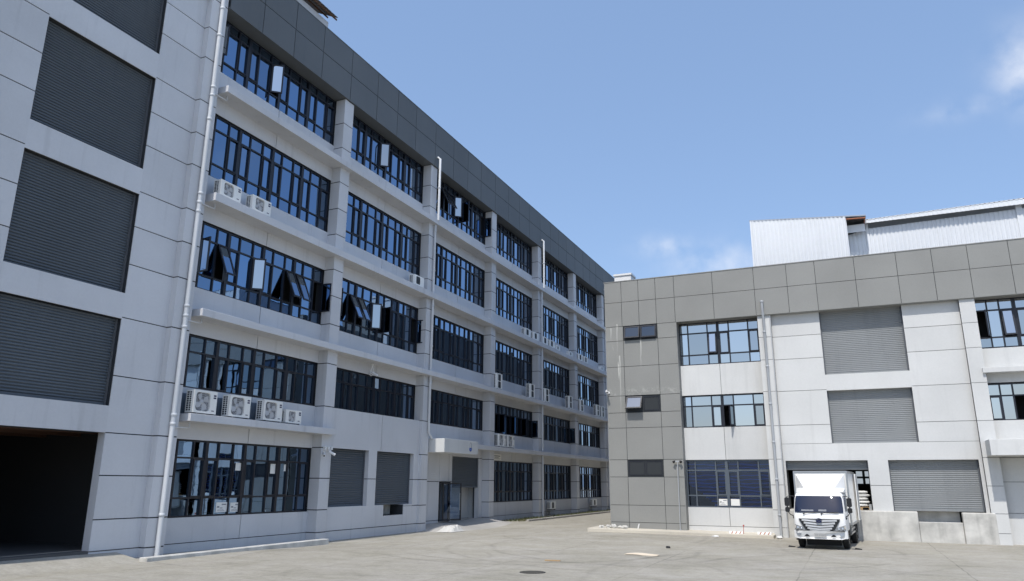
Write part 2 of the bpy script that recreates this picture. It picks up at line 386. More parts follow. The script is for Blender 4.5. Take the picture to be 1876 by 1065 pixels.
# grass strip
mb = MB(); rr = random.Random(3)
for i in range(5200):
    y = rr.uniform(44.9, 73); x = rr.uniform(-20.8, -19.2)
    if math.sin(y * 1.3) + math.sin(y * .47 + x) < -.5 and rr.random() < .8: continue
    hgt = rr.uniform(.05, .20); a = rr.uniform(0, 6.28); w = rr.uniform(.008, .02); l = rr.uniform(0, .09); ca, sa = math.cos(a), math.sin(a)
    mb.add([(x - w * sa, y + w * ca, -.02), (x + w * sa, y - w * ca, -.02), (x + l * ca, y + l * sa, hgt)], [(0, 1, 2)], rr.randrange(2))
M['grass1'] = plain('green_grass', (.055, .085, .02), .8); M['grass2'] = plain('dry_grass', (.12, .10, .04), .85)
tag(mb.build('grass', ['grass1', 'grass2']), 'patchy green grass strip along the lane by the left building', 'grass', kind='stuff')

# ------------------------------------------------------------------ windows and shutters
far_panes = MB()
def window(F, par, cols, rows, dg, thick=(), ops=(), opens=None, gmat='glass', single=True, fmat='frame', name='window', label=None):
    opens = opens or {}
    u0, u1, z0, z1 = cols[0], cols[-1], rows[0], rows[-1]; mb = MB()
    a, b = dg - .05, dg + .06
    fb(mb, F, u0, u1, a, b, z0, z0 + .055); fb(mb, F, u0, u1, a, b, z1 - .055, z1)
    fb(mb, F, u0, u0 + .05, a, b - .002, z0 + .055, z1 - .055); fb(mb, F, u1 - .05, u1, a, b - .002, z0 + .055, z1 - .055)
    for i, u in enumerate(cols[1:-1], 1):
        w = .065 if i in thick else .028; fb(mb, F, u - w, u + w, a, b + (.012 if i in thick else -.006), z0 + .055, z1 - .055)
    for z in rows[1:-1]: fb(mb, F, u0 + .05, u1 - .05, a, b - .012, z - .03, z + .03)
    cells = {}
    for i in range(len(cols) - 1):
        l = cols[i] + (.05 if i == 0 else .065 if i in thick else .028); r = cols[i + 1] - (.05 if i == len(cols) - 2 else .065 if i + 1 in thick else .028)
        for j in range(len(rows) - 1):
            lo = rows[j] + (.055 if j == 0 else .03); hi = rows[j + 1] - (.055 if j == len(rows) - 2 else .03)
            cells[i, j] = (l, r, lo, hi)
            if (i, j) in ops and (i, j) not in opens:
                t = .042
                for q in ((l, r, lo, lo + t), (l, r, hi - t, hi), (l, l + t, lo + t, hi - t), (r - t, r, lo + t, hi - t)): fb(mb, F, q[0], q[1], a + .02, b + .02, q[2], q[3])
                cells[i, j] = (l + t, r - t, lo + t, hi - t)
    wobj = mb.build(name, fmat, par, label=label)
    for (i, j), (l, r, lo, hi) in cells.items():
        if (i, j) in opens:
            kind, ang = opens[i, j]; ang = R(ang); t = .065; th = .05; o = b + .005
            if kind == 'top':
                e1 = Vector(F(r, 0, 0)) - Vector(F(l, 0, 0)); W = e1.length; e1.normalize(); H = hi - lo
                dn = (Vector(F(0, math.sin(ang), -math.cos(ang))) - Vector(F(0, 0, 0))); nr = (Vector(F(0, math.cos(ang), math.sin(ang))) - Vector(F(0, 0, 0)))
                org = Vector(F(l, o, hi))
            else:
                s_ = 1 if kind == 'left' else -1; hu = l if s_ == 1 else r; W = r - l; H = hi - lo
                e1 = Vector(F(s_ * math.cos(ang), math.sin(ang), 0)) - Vector(F(0, 0, 0)); dn = Vector((0, 0, -1))
                nr = Vector(F(-s_ * math.sin(ang), math.cos(ang), 0)) - Vector(F(0, 0, 0)); org = Vector(F(hu, o, hi))
            sb = MB()
            sb.obox(org, e1 * W, dn * t, nr * th, 0).obox(org + dn * (H - t), e1 * W, dn * t, nr * th, 0)
            sb.obox(org + dn * t, e1 * t, dn * (H - 2 * t), nr * th, 0).obox(org + dn * t + e1 * (W - t), e1 * t, dn * (H - 2 * t), nr * th, 0)
            sb.obox(org + dn * t + e1 * t + nr * .018, e1 * (W - 2 * t), dn * (H - 2 * t), nr * .012, 1)
            # stay arm
            sb.obox(org + dn * (H - .12) + e1 * (W * .5), e1 * .02, dn * .02, nr * -.01, 0)
            sb.build('sash', [fmat, 'glass_b' if kind == 'left' or (kind == 'top' and F is FB and (gmat != 'glass_d' or ang > .4)) else gmat], wobj)  # paler glass on some open sashes imitates their bright sky reflection
        else:
            pm = MB() if single else far_panes
            k = [random.gauss(0, .0022) for _ in range(3)]
            vsx = [F(u, dg + dd + k[0] + (k[1] if u == r else -k[1]) + (k[2] if z == hi else -k[2]), z) for dd in (-.012, 0) for u, z in ((l, lo), (r, lo), (r, hi), (l, hi))]
            pm.add(vsx, [(0, 1, 2, 3), (4, 5, 6, 7), (0, 1, 5, 4), (1, 2, 6, 5), (2, 3, 7, 6), (3, 0, 4, 7)])
            if single: pm.build('pane', gmat, wobj)
    return wobj

def shutter(F, par, u0, u1, z0, z1, d, pitch=.092, bar=True, name='roller_shutter', label=None):
    mb = MB(); n = max(1, int((z1 - z0 - .1) / pitch)); p = (z1 - z0 - .1) / n
    prof = []
    for i in range(n):
        z = z0 + .1 + i * p
        prof += [(z, -.022), (z + p * .16, -.022), (z + p * .30, .012), (z + p * .55, .024), (z + p * .80, .016), (z + p * .90, -.022)]
    prof.append((z1, 0))
    vsx = []
    k = 1.0 if F is FA else .32
    for z, dd in prof: vsx += [F(u0 + .03, d + dd * k, z), F(u1 - .03, d + dd * k, z)]
    mb.add(vsx, [(2 * i, 2 * i + 1, 2 * i + 3, 2 * i + 2) for i in range(len(prof) - 1)])
    sm = 'shutter' if F is FA else 'shutter_sunlit'; s = mb.build(name, sm, par, label=label)
    mb = MB(); fb(mb, F, u0, u0 + .06, d - .04, d + .06, z0, z1); mb.build('guide_rail', 'rail', s)
    mb = MB(); fb(mb, F, u1 - .06, u1, d - .04, d + .06, z0, z1); mb.build('guide_rail', 'rail', s)
    mb = MB(); fb(mb, F, u0 + .062, u1 - .062, d - .015, d + .035, z0, z0 + .1); mb.build('bottom_bar', sm, s)
    return s

# ------------------------------------------------------------------ LEFT BUILDING
LB = empty('factory_building', (XA - 6, 40, 0), 'five storey grey factory building with charcoal parapet and window bays, in shade', 'building', world_parts=True)
JZ = [.30, 1.22, 2.53, 3.83, 5.62, 7.52, 9.32, 10.64, 11.90, 13.62, 14.90, 16.25, 18.04, 19.34]
FLOORS = [dict(rows=[1.15, 1.80, 3.18, 3.80], op=1), dict(rows=[5.62, 6.94, 7.55], op=0), dict(rows=[9.30, 9.87, 11.26, 11.90], op=1),
          dict(rows=[13.75, 14.35, 15.78, 16.37], op=1), dict(rows=[18.20, 18.77, 20.20, 20.62], op=1)]
PIL = [26.4 + 8.4 * k for k in range(6)]                    # left edges of the pilasters
BAYS = [(18.65, 26.4)] + [(p + .7, p + 8.4) for p in PIL[:5]]
YEND = 69.1
# masses behind the skin
mb = MB()
ups = [(-.4, 1.13), (3.82, 5.60), (7.57, 9.28), (11.92, 13.73), (16.39, 18.18)]
for k, (a, b) in enumerate(BAYS):
    lo = a - (.4 if k else 0); hi = b + .4
    for q, (z0, z1) in enumerate(ups):
        if k in (1, 2) and q in (0, 1): continue
        fb(mb, FA, a, b, -.95, -.535, z0, z1)
for p in PIL: fb(mb, FA, p + .04, p + .66, -.95, -.035, -.4, 20.7)
mb.build('inner_wall', 'groove', LB)
mb = MB()
fb(mb, FA, 18.66, 74, -14, -3.2, 4.0, 20.7)                      # depth of the rooms
for z in (4.1, 8.0, 12.4, 16.9): fb(mb, FA, 18.67, 74, -3.2, -.96, z, z + .3)
fb(mb, FA, 18.66, 27.0, -14, -3.2, -.2, 4.0); fb(mb, FA, 43.3, 74, -14, -3.2, -.2, 4.0); fb(mb, FA, 27.1, 36.2, -14, -1.6, -.2, 4.0)
fb(mb, FA, 69.15, 80, -14, -.04, -.3, 20.7)
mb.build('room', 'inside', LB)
mb = MB(); fb(mb, FA, 10, 80, -14, -.05, 20.7, 23.0); mb.build('roof_slab', 'inside', LB)
mb = MB(); fb(mb, FA, 18.68, 80, -1.2, .068, 20.66, 20.74); mb.build('soffit', 'clad_dark', LB)
# pilasters with their panels
def pilaster(p, w, z1=20.65, zs=JZ, name='pilaster'):
    mb = MB(); fb(mb, FA, p + .012, p + w - .012, -.52, -.012, -.4, z1); s = mb.build(name, 'groove', LB)
    zz = [-.4] + zs + [z1]
    for a, b in zip(zz[:-1], zz[1:]):
        m = MB(); g0 = .02 if a > 0 else 0
        fb(m, FA, p, p + w, -.53, random.uniform(0, .002), a + g0, b - .02); m.build('panel', 'wall', s)
pilaster(17.88, .77, 24.2, JZ + [20.65, 22.0], 'corner_pilaster')
pilaster(9.4, .7, 24.2, JZ + [20.65, 22.0], 'corner_pilaster')
for p in PIL: pilaster(p, .7)
mb = MB(); fb(mb, FA, 6, 18.66, -14, .02, 24.21, 26.6); mb.build('added_shade_parapet', 'clad_dark', LB)  # unseen top band, added to keep sun off the corner pilaster's side
# spandrels, ledges, windows
UNIT = [.60, .735, .60]
def cols_of(a, b):
    w = UNIT * 4; k = (b - a) / sum(w); c = [a]
    for q in w: c.append(c[-1] + q * k)
    return c
OPEN = {(0, 4): {(0, 1): ('left', 50), (5, 1): ('left', 50)},
        (0, 2): {(0, 1): ('right', 80), (2, 1): ('top', 24), (5, 1): ('left', 50), (8, 1): ('top', 25), (9, 1): ('top', 24), (11, 1): ('right', 96)},
        (1, 2): {(0, 1): ('left', 70), (2, 1): ('top', 26), (3, 1): ('top', 26), (5, 1): ('left', 48), (6, 1): ('right', 75), (11, 1): ('right', 100)},
        (1, 4): {(5, 1): ('left', 50)},
        (2, 4): {(2, 1): ('top', 27), (3, 1): ('top', 27), (5, 1): ('left', 48), (6, 1): ('right', 80), (11, 1): ('right', 95)},
        (3, 1): {(2, 0): ('right', 80), (5, 0): ('right', 84), (8, 0): ('right', 80), (11, 0): ('right', 96)},
        (4, 1): {(11, 0): ('right', 95)}}
SP = [(-.4, .30, 0), (.30, 1.15, 1), (3.80, 4.42, 1), (4.62, 5.62, 1), (7.55, 8.13, 1), (8.34, 9.30, 1), (11.90, 12.54, 1), (12.80, 13.75, 1), (16.37, 17.03, 1), (17.26, 18.20, 1)]
for k, (a, b) in enumerate(BAYS):
    mid = (a + b) / 2
    for z0, z1, split in SP:
        if k in (1, 2) and z1 < (5.0 if k == 2 else 5.7): continue
        if split: panel(FA, LB, a + .002, mid, z0, z1, -.5, 'wall', ends=(0, 1, .6, 0)); panel(FA, LB, mid, b - .002, z0, z1, -.5, 'wall', ends=(1, 0, .6, 0))
        else: panel(FA, LB, a + .002, b - .002, z0, z1, -.5, 'wall', ends=(0, 0, 0, 1))
    c = cols_of(a + .02, b - .02)
    for f, fl in enumerate(FLOORS):
        if f == 0 and k in (1, 2): continue
        ops = [(i, fl['op']) for i in range(12) if i % 3 != 1]
        window(FA, LB, c, fl['rows'], -.65, thick=(3, 6, 9), ops=ops, opens=OPEN.get((k, f)), single=k < 2, gmat='glass')
for z0, z1, runs in ((4.38, 4.65, ((18.85, 27.0), (39.6, 69.2))), (8.10, 8.37, ((18.85, 69.2),)), (12.50, 12.82, ((18.85, 69.2),)), (17.0, 17.28, ((18.85, 69.2),))):
    for a, b in runs:
        mb = MB(); fb(mb, FA, a, b, -.515, .30, z0, z1); mb.build('ledge', 'wall', LB, bevel=.012)
# left block: wall with shutters and big doorway
BW = -.25
mb = MB()
for z0, z1 in ((3.83, 4.62), (7.50, 8.28), (11.83, 12.68), (16.23, 17.12), (20.9, 24.2)): fb(mb, FA, 12.2, 16.1, -.9, BW - .034, z0, z1)
fb(mb, FA, 16.13, 17.87, -.55, BW - .034, -.4, 24.2); fb(mb, FA, 6, 12.2, -.9, BW - .034, 3.83, 24.2); fb(mb, FA, 12.2, 12.201, -.9, BW - .034, 3.83, 24.2)
fb(mb, FA, 6, 8.2, -.9, BW - .034, -.3, 3.83)
mb.build('block_wall', 'groove', LB)
for z0, z1 in zip([-.4] + JZ + [20.65, 22.0], JZ + [20.65, 22.0, 24.2]):
    o = 16.12
    panel(FA, LB, o, 17.88, z0, z1, BW, 'wall', ends=(0, 0, 1, 1))
    if z0 >= 3.8: panel(FA, LB, 6, 12.18, z0, z1, BW, 'wall', ends=(0, 0, 1, 1))
for z0, z1 in ((3.83, 4.66), (7.47, 8.32), (11.80, 12.72), (16.20, 17.16), (20.75, 24.2)): panel(FA, LB, 12.18, 16.12, z0, z1, BW, 'wall', ends=(0, 0, 0, 0))
mb = MB(); fb(mb, FA, 16.118, 16.6, -.56, BW - .036, -.3, 3.829); mb.build('door_jamb', 'wall', LB)
for z0, z1 in ((4.66, 7.47), (8.32, 11.80), (12.72, 16.20), (17.16, 20.75)): shutter(FA, LB, 12.18, 16.12, z0, z1, -.48)
# hall behind the doorway
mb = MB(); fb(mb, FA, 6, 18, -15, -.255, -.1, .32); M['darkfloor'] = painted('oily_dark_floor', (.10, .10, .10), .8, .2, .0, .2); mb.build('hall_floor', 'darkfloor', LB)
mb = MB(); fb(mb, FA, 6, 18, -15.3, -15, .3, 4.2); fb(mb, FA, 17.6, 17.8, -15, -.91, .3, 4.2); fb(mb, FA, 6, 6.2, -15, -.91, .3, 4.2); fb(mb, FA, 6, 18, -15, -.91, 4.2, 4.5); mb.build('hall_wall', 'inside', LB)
for d in (-1.6, -3.4, -5.2):
    mb = MB(); fb(mb, FA, 6.2, 17.6, d - .15, d, 3.85, 4.19); mb.build('ceiling_beam', 'orange', LB)
for u in (9.5, 13.2):
    mb = MB(); fb(mb, FA, u, u + .45, -6.4, -5.9, .3, 4.2); mb.build('hall_column', 'inside', LB)
# parapet
PJ = [18.68, 20.5, 22.45, 24.4] + [y for k in range(6) for y in (26.62 + 8.4 * k, 28.9 + 8.4 * k, 30.85 + 8.4 * k, 32.78 + 8.4 * k)] + [77.0]
mb = MB(); fb(mb, FA, 18.7, 77, -.4, .066, 20.68, 23.36); mb.build('parapet_core', 'groove', LB)
for a, b in zip(PJ[:-1], PJ[1:]):
    for z0, z1 in ((20.65, 22.05), (22.05, 23.40)): panel(FA, LB, a, b, z0, z1, .1, 'clad_dark', name='parapet_panel', ends=(1, 1, 0 if z0 < 21 else 1, 1 if z0 < 21 else 0))
mb = MB(); fb(mb, FA, 18.68, 77, -.45, .115, 23.405, 23.45); mb.build('coping', 'clad_dark', LB)
# bay 2 ground floor: two shutters, pier, low wall with a slot
WD = -.15
a, b = BAYS[1]; e = (0, 0, 0, 0)
mb = MB(); fb(mb, FA, a, b, -.9, WD - .034, 3.86, 5.60); fb(mb, FA, 30.22, 30.87, -.9, WD - .034, 1.0, 3.9)
fb(mb, FA, a, 31.63, -.9, WD - .034, -.4, 1.28); fb(mb, FA, 33.45, b, -.9, WD - .034, -.4, 1.28); fb(mb, FA, 31.6, 33.5, -.9, WD - .034, -.4, .8)
fb(mb, FA, 34.35, b, -.9, WD - .034, 1.0, 3.9); mb.build('inner_wall', 'groove', LB)
panel(FA, LB, a, 31.2, 3.85, 5.62, WD, 'wall', ends=(0, 1, 0, 0)); panel(FA, LB, 31.2, b, 3.85, 5.62, WD, 'wall', ends=(1, 0, 0, 0))
panel(FA, LB, 30.2, 30.88, 1.3, 2.53, WD, 'wall', .75, ends=(0, 0, 0, 1)); panel(FA, LB, 30.2, 30.88, 2.53, 3.85, WD, 'wall', .75, ends=(0, 0, 1, 0))
panel(FA, LB, 34.3, b, 1.22, 2.53, WD, 'wall', .75, ends=(0, 0, 1, 1)); panel(FA, LB, 34.3, b, 2.53, 3.85, WD, 'wall', .75, ends=(0, 0, 1, 0))
panel(FA, LB, a, 31.64, .30, 1.30, WD, 'wall', .75, ends=(0, 0, 1, 0)); panel(FA, LB, 33.47, b, .30, 1.22, WD, 'wall', .75, ends=(0, 0, 1, 1))
panel(FA, LB, 31.64, 33.47, .30, .80, WD, 'wall', .75, ends=(0, 0, 1, 0)); panel(FA, LB, a, b, -.4, .30, WD, 'wall', .75, ends=(0, 0, 0, 1))
panel(FA, LB, 33.47, 34.3, 1.22, 1.30, WD, 'wall', .75, ends=e)
mb = MB(); fb(mb, FA, 31.64, 33.47, -1.3, -.95, .6, 1.3); mb.build('slot_back', 'dock', LB)
shutter(FA, LB, 27.1, 30.2, 1.30, 3.85, -.42, .10); shutter(FA, LB, 30.88, 34.3, 1.30, 3.85, -.42, .10)
# bay 3 ground floor: entrance with canopy, glass door and half open shutter
a, b = BAYS[2]; ED = -.5
mb = MB(); fb(mb, FA, a, 37.7, -.9, ED - .034, -.4, 4.4); fb(mb, FA, 37.7, 39.2, -.9, ED - .034, 2.46, 4.4); fb(mb, FA, 39.2, 42.75, -.9, ED - .034, 3.9, 4.4); fb(mb, FA, 42.75, b, -.9, ED - .034, -.4, 4.4)
mb.build('inner_wall', 'groove', LB)
for u0, u1, z0, z1 in ((a, 37.72, -.4, .34), (a, 37.72, .34, 2.44), (a, 37.72, 2.44, 4.40), (37.72, 38.82, 2.44, 4.40), (38.82, 39.22, 2.44, 4.40), (39.22, b, 3.88, 4.40), (39.0, 39.22, -.4, 2.44), (42.72, b, -.4, 3.88)):
    panel(FA, LB, u0, u1, z0, z1, ED, 'wall', .3)
for u0, u1 in ((a, 39.6), (39.6, b)): panel(FA, LB, u0, u1, 4.42, 5.62, ED, 'wall')
shutter(FA, LB, 39.22, 42.72, 2.10, 3.88, -.62, .085)
mb = MB(); fb(mb, FA, 36.2, 43.2, -4.6, -.55, .1, .26); mb.build('lobby_floor', 'concrete', LB)
mb = MB(); fb(mb, FA, 36.2, 43.2, -4.8, -4.6, .2, 4.0); fb(mb, FA, 39.55, 42.95, -1.45, -1.35, .27, 3.0); fb(mb, FA, 43.0, 43.2, -4.6, -.95, .2, 4.0); fb(mb, FA, 36.2, 36.4, -4.6, -.95, .2, 4.0); fb(mb, FA, 39.3, 39.5, -4.6, -.95, .2, 4.0); fb(mb, FA, 36.2, 43.2, -4.6, -.95, 3.9, 4.0)
mb.build('lobby_wall', 'wallw', LB)
mb = MB()
for q in ((37.72, 37.78, .26, 2.42), (38.94, 39.0, .26, 2.42), (37.72, 39.0, 2.36, 2.42)): fb(mb, FA, q[0], q[1], -.62, -.46, q[2], q[3])
mb.build('door_frame', 'frame', LB)
door = MB(); org = Vector(FA(38.0, -.42, 2.36)); ang = R(38); e1 = Vector((math.sin(ang), math.cos(ang), 0)); dn = Vector((0, 0, -1)); nr = Vector((math.cos(ang), -math.sin(ang), 0)); W, H, t = 1.15, 2.05, .07
door.obox(org, e1 * W, dn * t, nr * .05, 0).obox(org + dn * (H - t), e1 * W, dn * t, nr * .05, 0).obox(org + dn * t, e1 * t, dn * (H - 2 * t), nr * .05, 0).obox(org + dn * t + e1 * (W - t), e1 * t, dn * (H - 2 * t), nr * .05, 0)
door.obox(org + dn * t + e1 * t + nr * .02, e1 * (W - 2 * t), dn * (H - 2 * t), nr * .01, 1)
dob = door.build('glass_door', ['black', 'clear'], LB)
mb = MB(); p0 = org + e1 * (W - .12) + nr * .11; mb.tube([p0 + dn * .55, p0 + dn * 1.5], .016, 8); mb.obox(p0 + dn * .6 - nr * .07, e1 * .02, dn * .02, nr * .07).obox(p0 + dn * 1.44 - nr * .07, e1 * .02, dn * .02, nr * .07); mb.build('handle', 'steel', dob)
mb = MB(); fb(mb, FA, 35.66, 39.73, -.5, .92, 3.98, 4.72); can = mb.build('canopy', 'wallw', LB, bevel=.01)
lg = MB(); cx, cz, dd = 38.75, 4.36, .926
pts = [FA(cx + .10 * math.cos(R(t)), dd, cz + .16 + .10 * math.sin(R(t))) for t in range(0, 181, 15)]
pts = [FA(cx + .13, dd, cz - .12)] + pts + [FA(cx - .13, dd, cz - .12)]
lg.tube(pts, .012, 6, 0)
lg.prism([(cx + .15 * math.cos(R(t)), cz - .10 + .13 * math.sin(R(t))) for t in range(180, 361, 12)] + [(cx + .15, cz - .03), (cx - .15, cz - .03)], .921, .935, lambda q, d: FA(q[0], d, q[1]), 1)
lg.prism([(cx - .09, cz - .15), (cx, cz - .11), (cx + .09, cz - .15), (cx + .07, cz - .17), (cx, cz - .14), (cx - .07, cz - .17)], .936, .941, lambda q, d: FA(q[0], d, q[1]), 2)
M['logo_blue'] = plain('logo_blue', (.01, .06, .32), .4); M['logo_pale'] = plain('logo_pale_blue', (.35, .5, .8), .4)
lg.build('logo', ['ink', 'logo_blue', 'logo_pale'], can)
far_panes.build('pane', 'glass', LB, kind='stuff')
# downpipes
def downpipe(F, par, runs, r, mat, zs_br, name='downpipe'):
    mb = MB()
    for pts in runs: mb.tube([F(*q) for q in pts], r, 12)
    o = mb.build(name, mat, par)
    for u, d, z in zs_br:
        m = MB(); c = F(u, d, z); m.lathe(c, (0, 0, 1), [(r + .004, -.05), (r + .016, -.045), (r + .016, .045), (r + .004, .05)], 12); fb(m, F, u - .015, u + .015, d - .12, d - r, z - .01, z + .01)
        m.build('pipe_collar', mat, o)
    return o
downpipe(FA, LB, [[(18.32, .10, -.05), (18.32, .10, 24.2)]], .085, 'pipe', [(18.32, .10, z) for z in (1.3, 4.25, 4.55, 7.6, 8.0, 8.35, 11.9, 12.25, 12.6, 15.6, 16.6, 16.95, 19.2, 20.4)])
for y, z0 in ((35.3, 4.95), (52.1, 0), (69.0, 0)):
    runs = [[(y, .30, 17.25), (y, .30, 21.15), (y, .12, 21.28)]]
    low = [(y, .11, 17.0), (y, .11, z0)]
    if z0 > 1: low = [(y, .11, 17.0), (y, .11, 5.05), (y + .35, .14, 4.72)]
    runs.append(low)
    downpipe(FA, LB, runs, .07, 'pipe', [(y, .11, z) for z in (16.6, 12.1, 7.7, 9.8, 14.2) if z > z0] + [(y, .30, 19.3)])
for z in (4.38, 8.10, 12.50, 17.0):
    mb = MB(); y = 18.95; mb.tube([FA(18.42, .06, z - .24), FA(y + .1, .02, z - .22), FA(y + .16, .02, z - .2), FA(y + .16, .02, z)], .022, 6); mb.build('drain_pipe', 'pipe', LB)
    if z > 5:
        for yy in (35.3, 52.1):
            mb = MB(); mb.tube([FA(yy - .45, -.1, z), FA(yy - .45, -.1, z - .32), FA(yy - .05, .05, z - .36)], .022, 6); mb.tube([FA(yy + .5, -.1, z), FA(yy + .5, -.1, z - .35), FA(yy + .1, .05, z - .38)], .022, 6); mb.build('drain_pipe', 'pipe', LB)

# ------------------------------------------------------------------ RIGHT BUILDING
RB = empty('warehouse_building', (0, YB + 20, 0), 'three storey sunlit pale warehouse with grey cladding and a loading dock', 'building', world_parts=True)
XR = 16.0
mb = MB()                                                   # mass and side walls
fb(mb, FB, -11.17, XR, -52, -13, -.3, 12.6); fb(mb, FB, -11.17, XR, -13, -1.6, 3.95, 12.6); fb(mb, FB, -11.17, -3.2, -13, -1.6, -.3, 3.95); fb(mb, FB, 3.4, XR, -13, -1.6, -.3, 3.95)
mb.build('wall', 'inside', RB)
mb = MB(); mb.box(-11.21, -11.171, 37.42, 89.4, -.3, 12.9); mb.build('side_wall', 'clad_grey', RB)
mb = MB(); mb.box(XR, XR + .04, 37.42, 89.4, -.3, 12.9); mb.build('side_wall', 'clad_grey', RB)
DB = .10
mb = MB(); fb(mb, FB, -11.16, XR, -1.6, DB - .034, 10.48, 12.88); fb(mb, FB, -11.16, -7.43, -1.6, DB - .034, -.2, 10.49); mb.build('parapet_core', 'groove', RB)
PX = [-11.21, -10.27, -9.34, -8.42, -7.44, -5.47, -3.44, -1.89, -.58, 1.17, 2.96, 4.42, 5.84, 7.42, 9.4, 11.3, 13.2, XR]
for a, b in zip(PX[:-1], PX[1:]):
    panel(FB, RB, a, b, 11.78, 12.92, DB, 'clad_grey', name='parapet_panel', ends=(1, 1, 1, 0)); panel(FB, RB, a, b, 10.46, 11.78, DB, 'clad_grey', name='parapet_panel', ends=(1, 1, 1 if b < -7.4 else 0, 1))
mb = MB(); fb(mb, FB, -11.24, XR, -.4, DB + .02, 12.925, 12.965); mb.build('coping', 'clad_grey', RB)
mb = MB(); fb(mb, FB, -7.40, XR, -.6, DB - .036, 10.44, 10.476); mb.build('soffit', 'clad_grey', RB)
DX = [-11.21, -10.23, -8.40, -7.40]; DZ = [-.2, .52, 1.34, 2.70, 3.55, 5.14, 5.91, 6.78, 8.30, 9.68, 10.46]
for i, (a, b) in enumerate(zip(DX[:-1], DX[1:])):
    for z0, z1 in zip(DZ[:-1], DZ[1:]):
        if i == 1 and z0 in (2.70, 5.91, 9.68): continue
        panel(FB, RB, a, b, z0, z1, DB, 'clad_grey', ends=(1, 1 if i < 2 else 0, 1, 1))
mb = MB(); fb(mb, FB, -7.436, -7.402, -.62, DB - .032, -.2, 10.44); mb.build('reveal', 'clad_grey', RB)
# small windows in the cladding
for z0, z1, op in ((9.70, 10.46, {(0, 0): ('top', 14), (1, 0): ('top', 10)}), (5.93, 6.76, {(0, 0): ('top', 30)}), (2.72, 3.54, {})):
    mb = MB(); fb(mb, FB, -10.21, -8.42, -.9, -.7, z0 - .3, z1 + .3); mb.build('room', 'inside', RB)
    w = window(FB, RB, [-10.21, -9.31, -8.42], [z0, z1], 0.0, ops=[(0, 0), (1, 0)], opens=op, gmat='glass_d')
# white bays
WB = -.42; GB = -.55
mb = MB()
for z0, z1 in ((-.3, 1.26), (3.54, 5.08), (6.72, 8.22)): fb(mb, FB, -7.43, -3.42, -1.6, WB - .034, z0, z1)
for z0, z1 in ((-.3, 3.5), (3.54, 5.08), (6.72, 8.22)): fb(mb, FB, 5.86, XR, -1.6, WB - .034, z0, z1)
fb(mb, FB, -3.42, -2.80, -1.6, -.034, -.3, 10.45); fb(mb, FB, 5.24, 5.84, -1.6, -.034, -.3, 10.45)
SW = -.22
for u0, u1, z0, z1 in ((-2.80, -2.70, -.3, 10.45), (-2.7, -.6, 3.46, 10.45), (2.95, 5.24, 3.46, 10.45), (-.6, 2.95, 3.46, 4.2), (-.6, 2.95, 6.68, 7.38), (.8, 1.62, 1.0, 3.46), (5.1, 5.24, -.3, 3.46)): fb(mb, FB, u0, u1, -1.6, SW - .034, z0, z1)
mb.build('inner_wall', 'groove_b', RB)
bc = [-7.40, -6.96, -5.97, -5.45, -4.91, -3.96, -3.44]; bw = [5.86, 6.34, 6.81, 7.37, 7.9, 8.6, 9.2, 9.75, 10.3, 10.9]
for (z0, z1), split in (((-.3, .42), False), ((.42, 1.28), True), ((3.52, 5.10), True), ((6.70, 8.24), True)):
    if split: panel(FB, RB, -7.40, -5.44, z0, z1, WB, 'wallw', ends=(0, 1, 1, 0)); panel(FB, RB, -5.44, -3.42, z0, z1, WB, 'wallw', ends=(1, 0, 1, 0))
    else: panel(FB, RB, -7.40, -3.42, z0, z1, WB, 'wallw', ends=(0, 0, 0, 1))
for z0, z1 in ((-.3, 1.25), (1.25, 2.52), (2.52, 3.52), (3.52, 5.10), (6.70, 7.12), (7.32, 8.24)): panel(FB, RB, 5.84, XR, z0, z1, WB, 'wallw', ends=(0, 0, 1, 1))
window(FB, RB, bc, [8.24, 8.77, 9.90, 10.45], GB, (3,), [(2, 1), (3, 1), (5, 1)], {(2, 1): ('top', 7)}, 'glass_b')
window(FB, RB, bc, [5.10, 6.17, 6.70], GB, (3,), [(2, 0), (3, 0), (5, 0)], {(3, 0): ('right', 70)}, 'glass_b')
window(FB, RB, bw, [8.24, 8.72, 9.95, 10.45], GB, (3, 6), [(0, 1), (2, 1), (3, 1), (5, 1)], {(0, 1): ('right', 70), (2, 1): ('top', 8)}, 'glass_b')
window(FB, RB, bw, [5.08, 6.15, 6.68], GB, (3, 6), [(0, 0), (2, 0), (3, 0), (5, 0)], {(2, 0): ('right', 75)}, 'glass_b')
M['frame_sunlit'] = plain('sunlit_aluminium_frame', (.11, .13, .155), .4, .3)  # frame colour lightened to hold the sunlight falling on it
fw1 = window(FB, RB, bc, [1.28, 1.83, 3.03, 3.52], GB, (3,), [(2, 1), (3, 1), (5, 1)], {}, 'clear', fmat='frame_sunlit')
mb = MB(); fb(mb, FB, -7.43, -3.42, -1.6, -1.2, 1.0, 3.9); mb.build('room', 'inside', RB)
mb = MB(); fb(mb, FB, -7.43, -3.42, -1.5, -.62, 1.0, 1.27); fb(mb, FB, -7.43, -3.42, -1.5, -.62, 3.53, 3.6); mb.build('room', 'inside', RB)
mb = MB(); rb_ = random.Random(5)
for i in range(25):
    z = 1.34 + i * .088
    for u0, u1 in ((-7.36, -5.5), (-5.4, -3.48)):
        seg = 14
        for s_ in range(seg):
            ua, ub = u0 + (u1 - u0) * s_ / seg, u0 + (u1 - u0) * (s_ + 1) / seg
            if u0 < -6 and ua < -6.2 and z < 2.3 - (ua + 7.36) * .8: continue
            wz = lambda u: .02 * math.sin(u * 3.1 + i * .5) + .012 * math.sin(u * 7 + i)
            mb.add([FB(ua, -.70, z + wz(ua)), FB(ub, -.70, z + wz(ub)), FB(ub, -.745, z + .062 + wz(ub)), FB(ua, -.745, z + .062 + wz(ua))], [(0, 1, 2, 3)], i % 2)
mb.build('blind', ['blind', 'blind2'], RB, label='dark blue slatted blind behind the ground floor window')
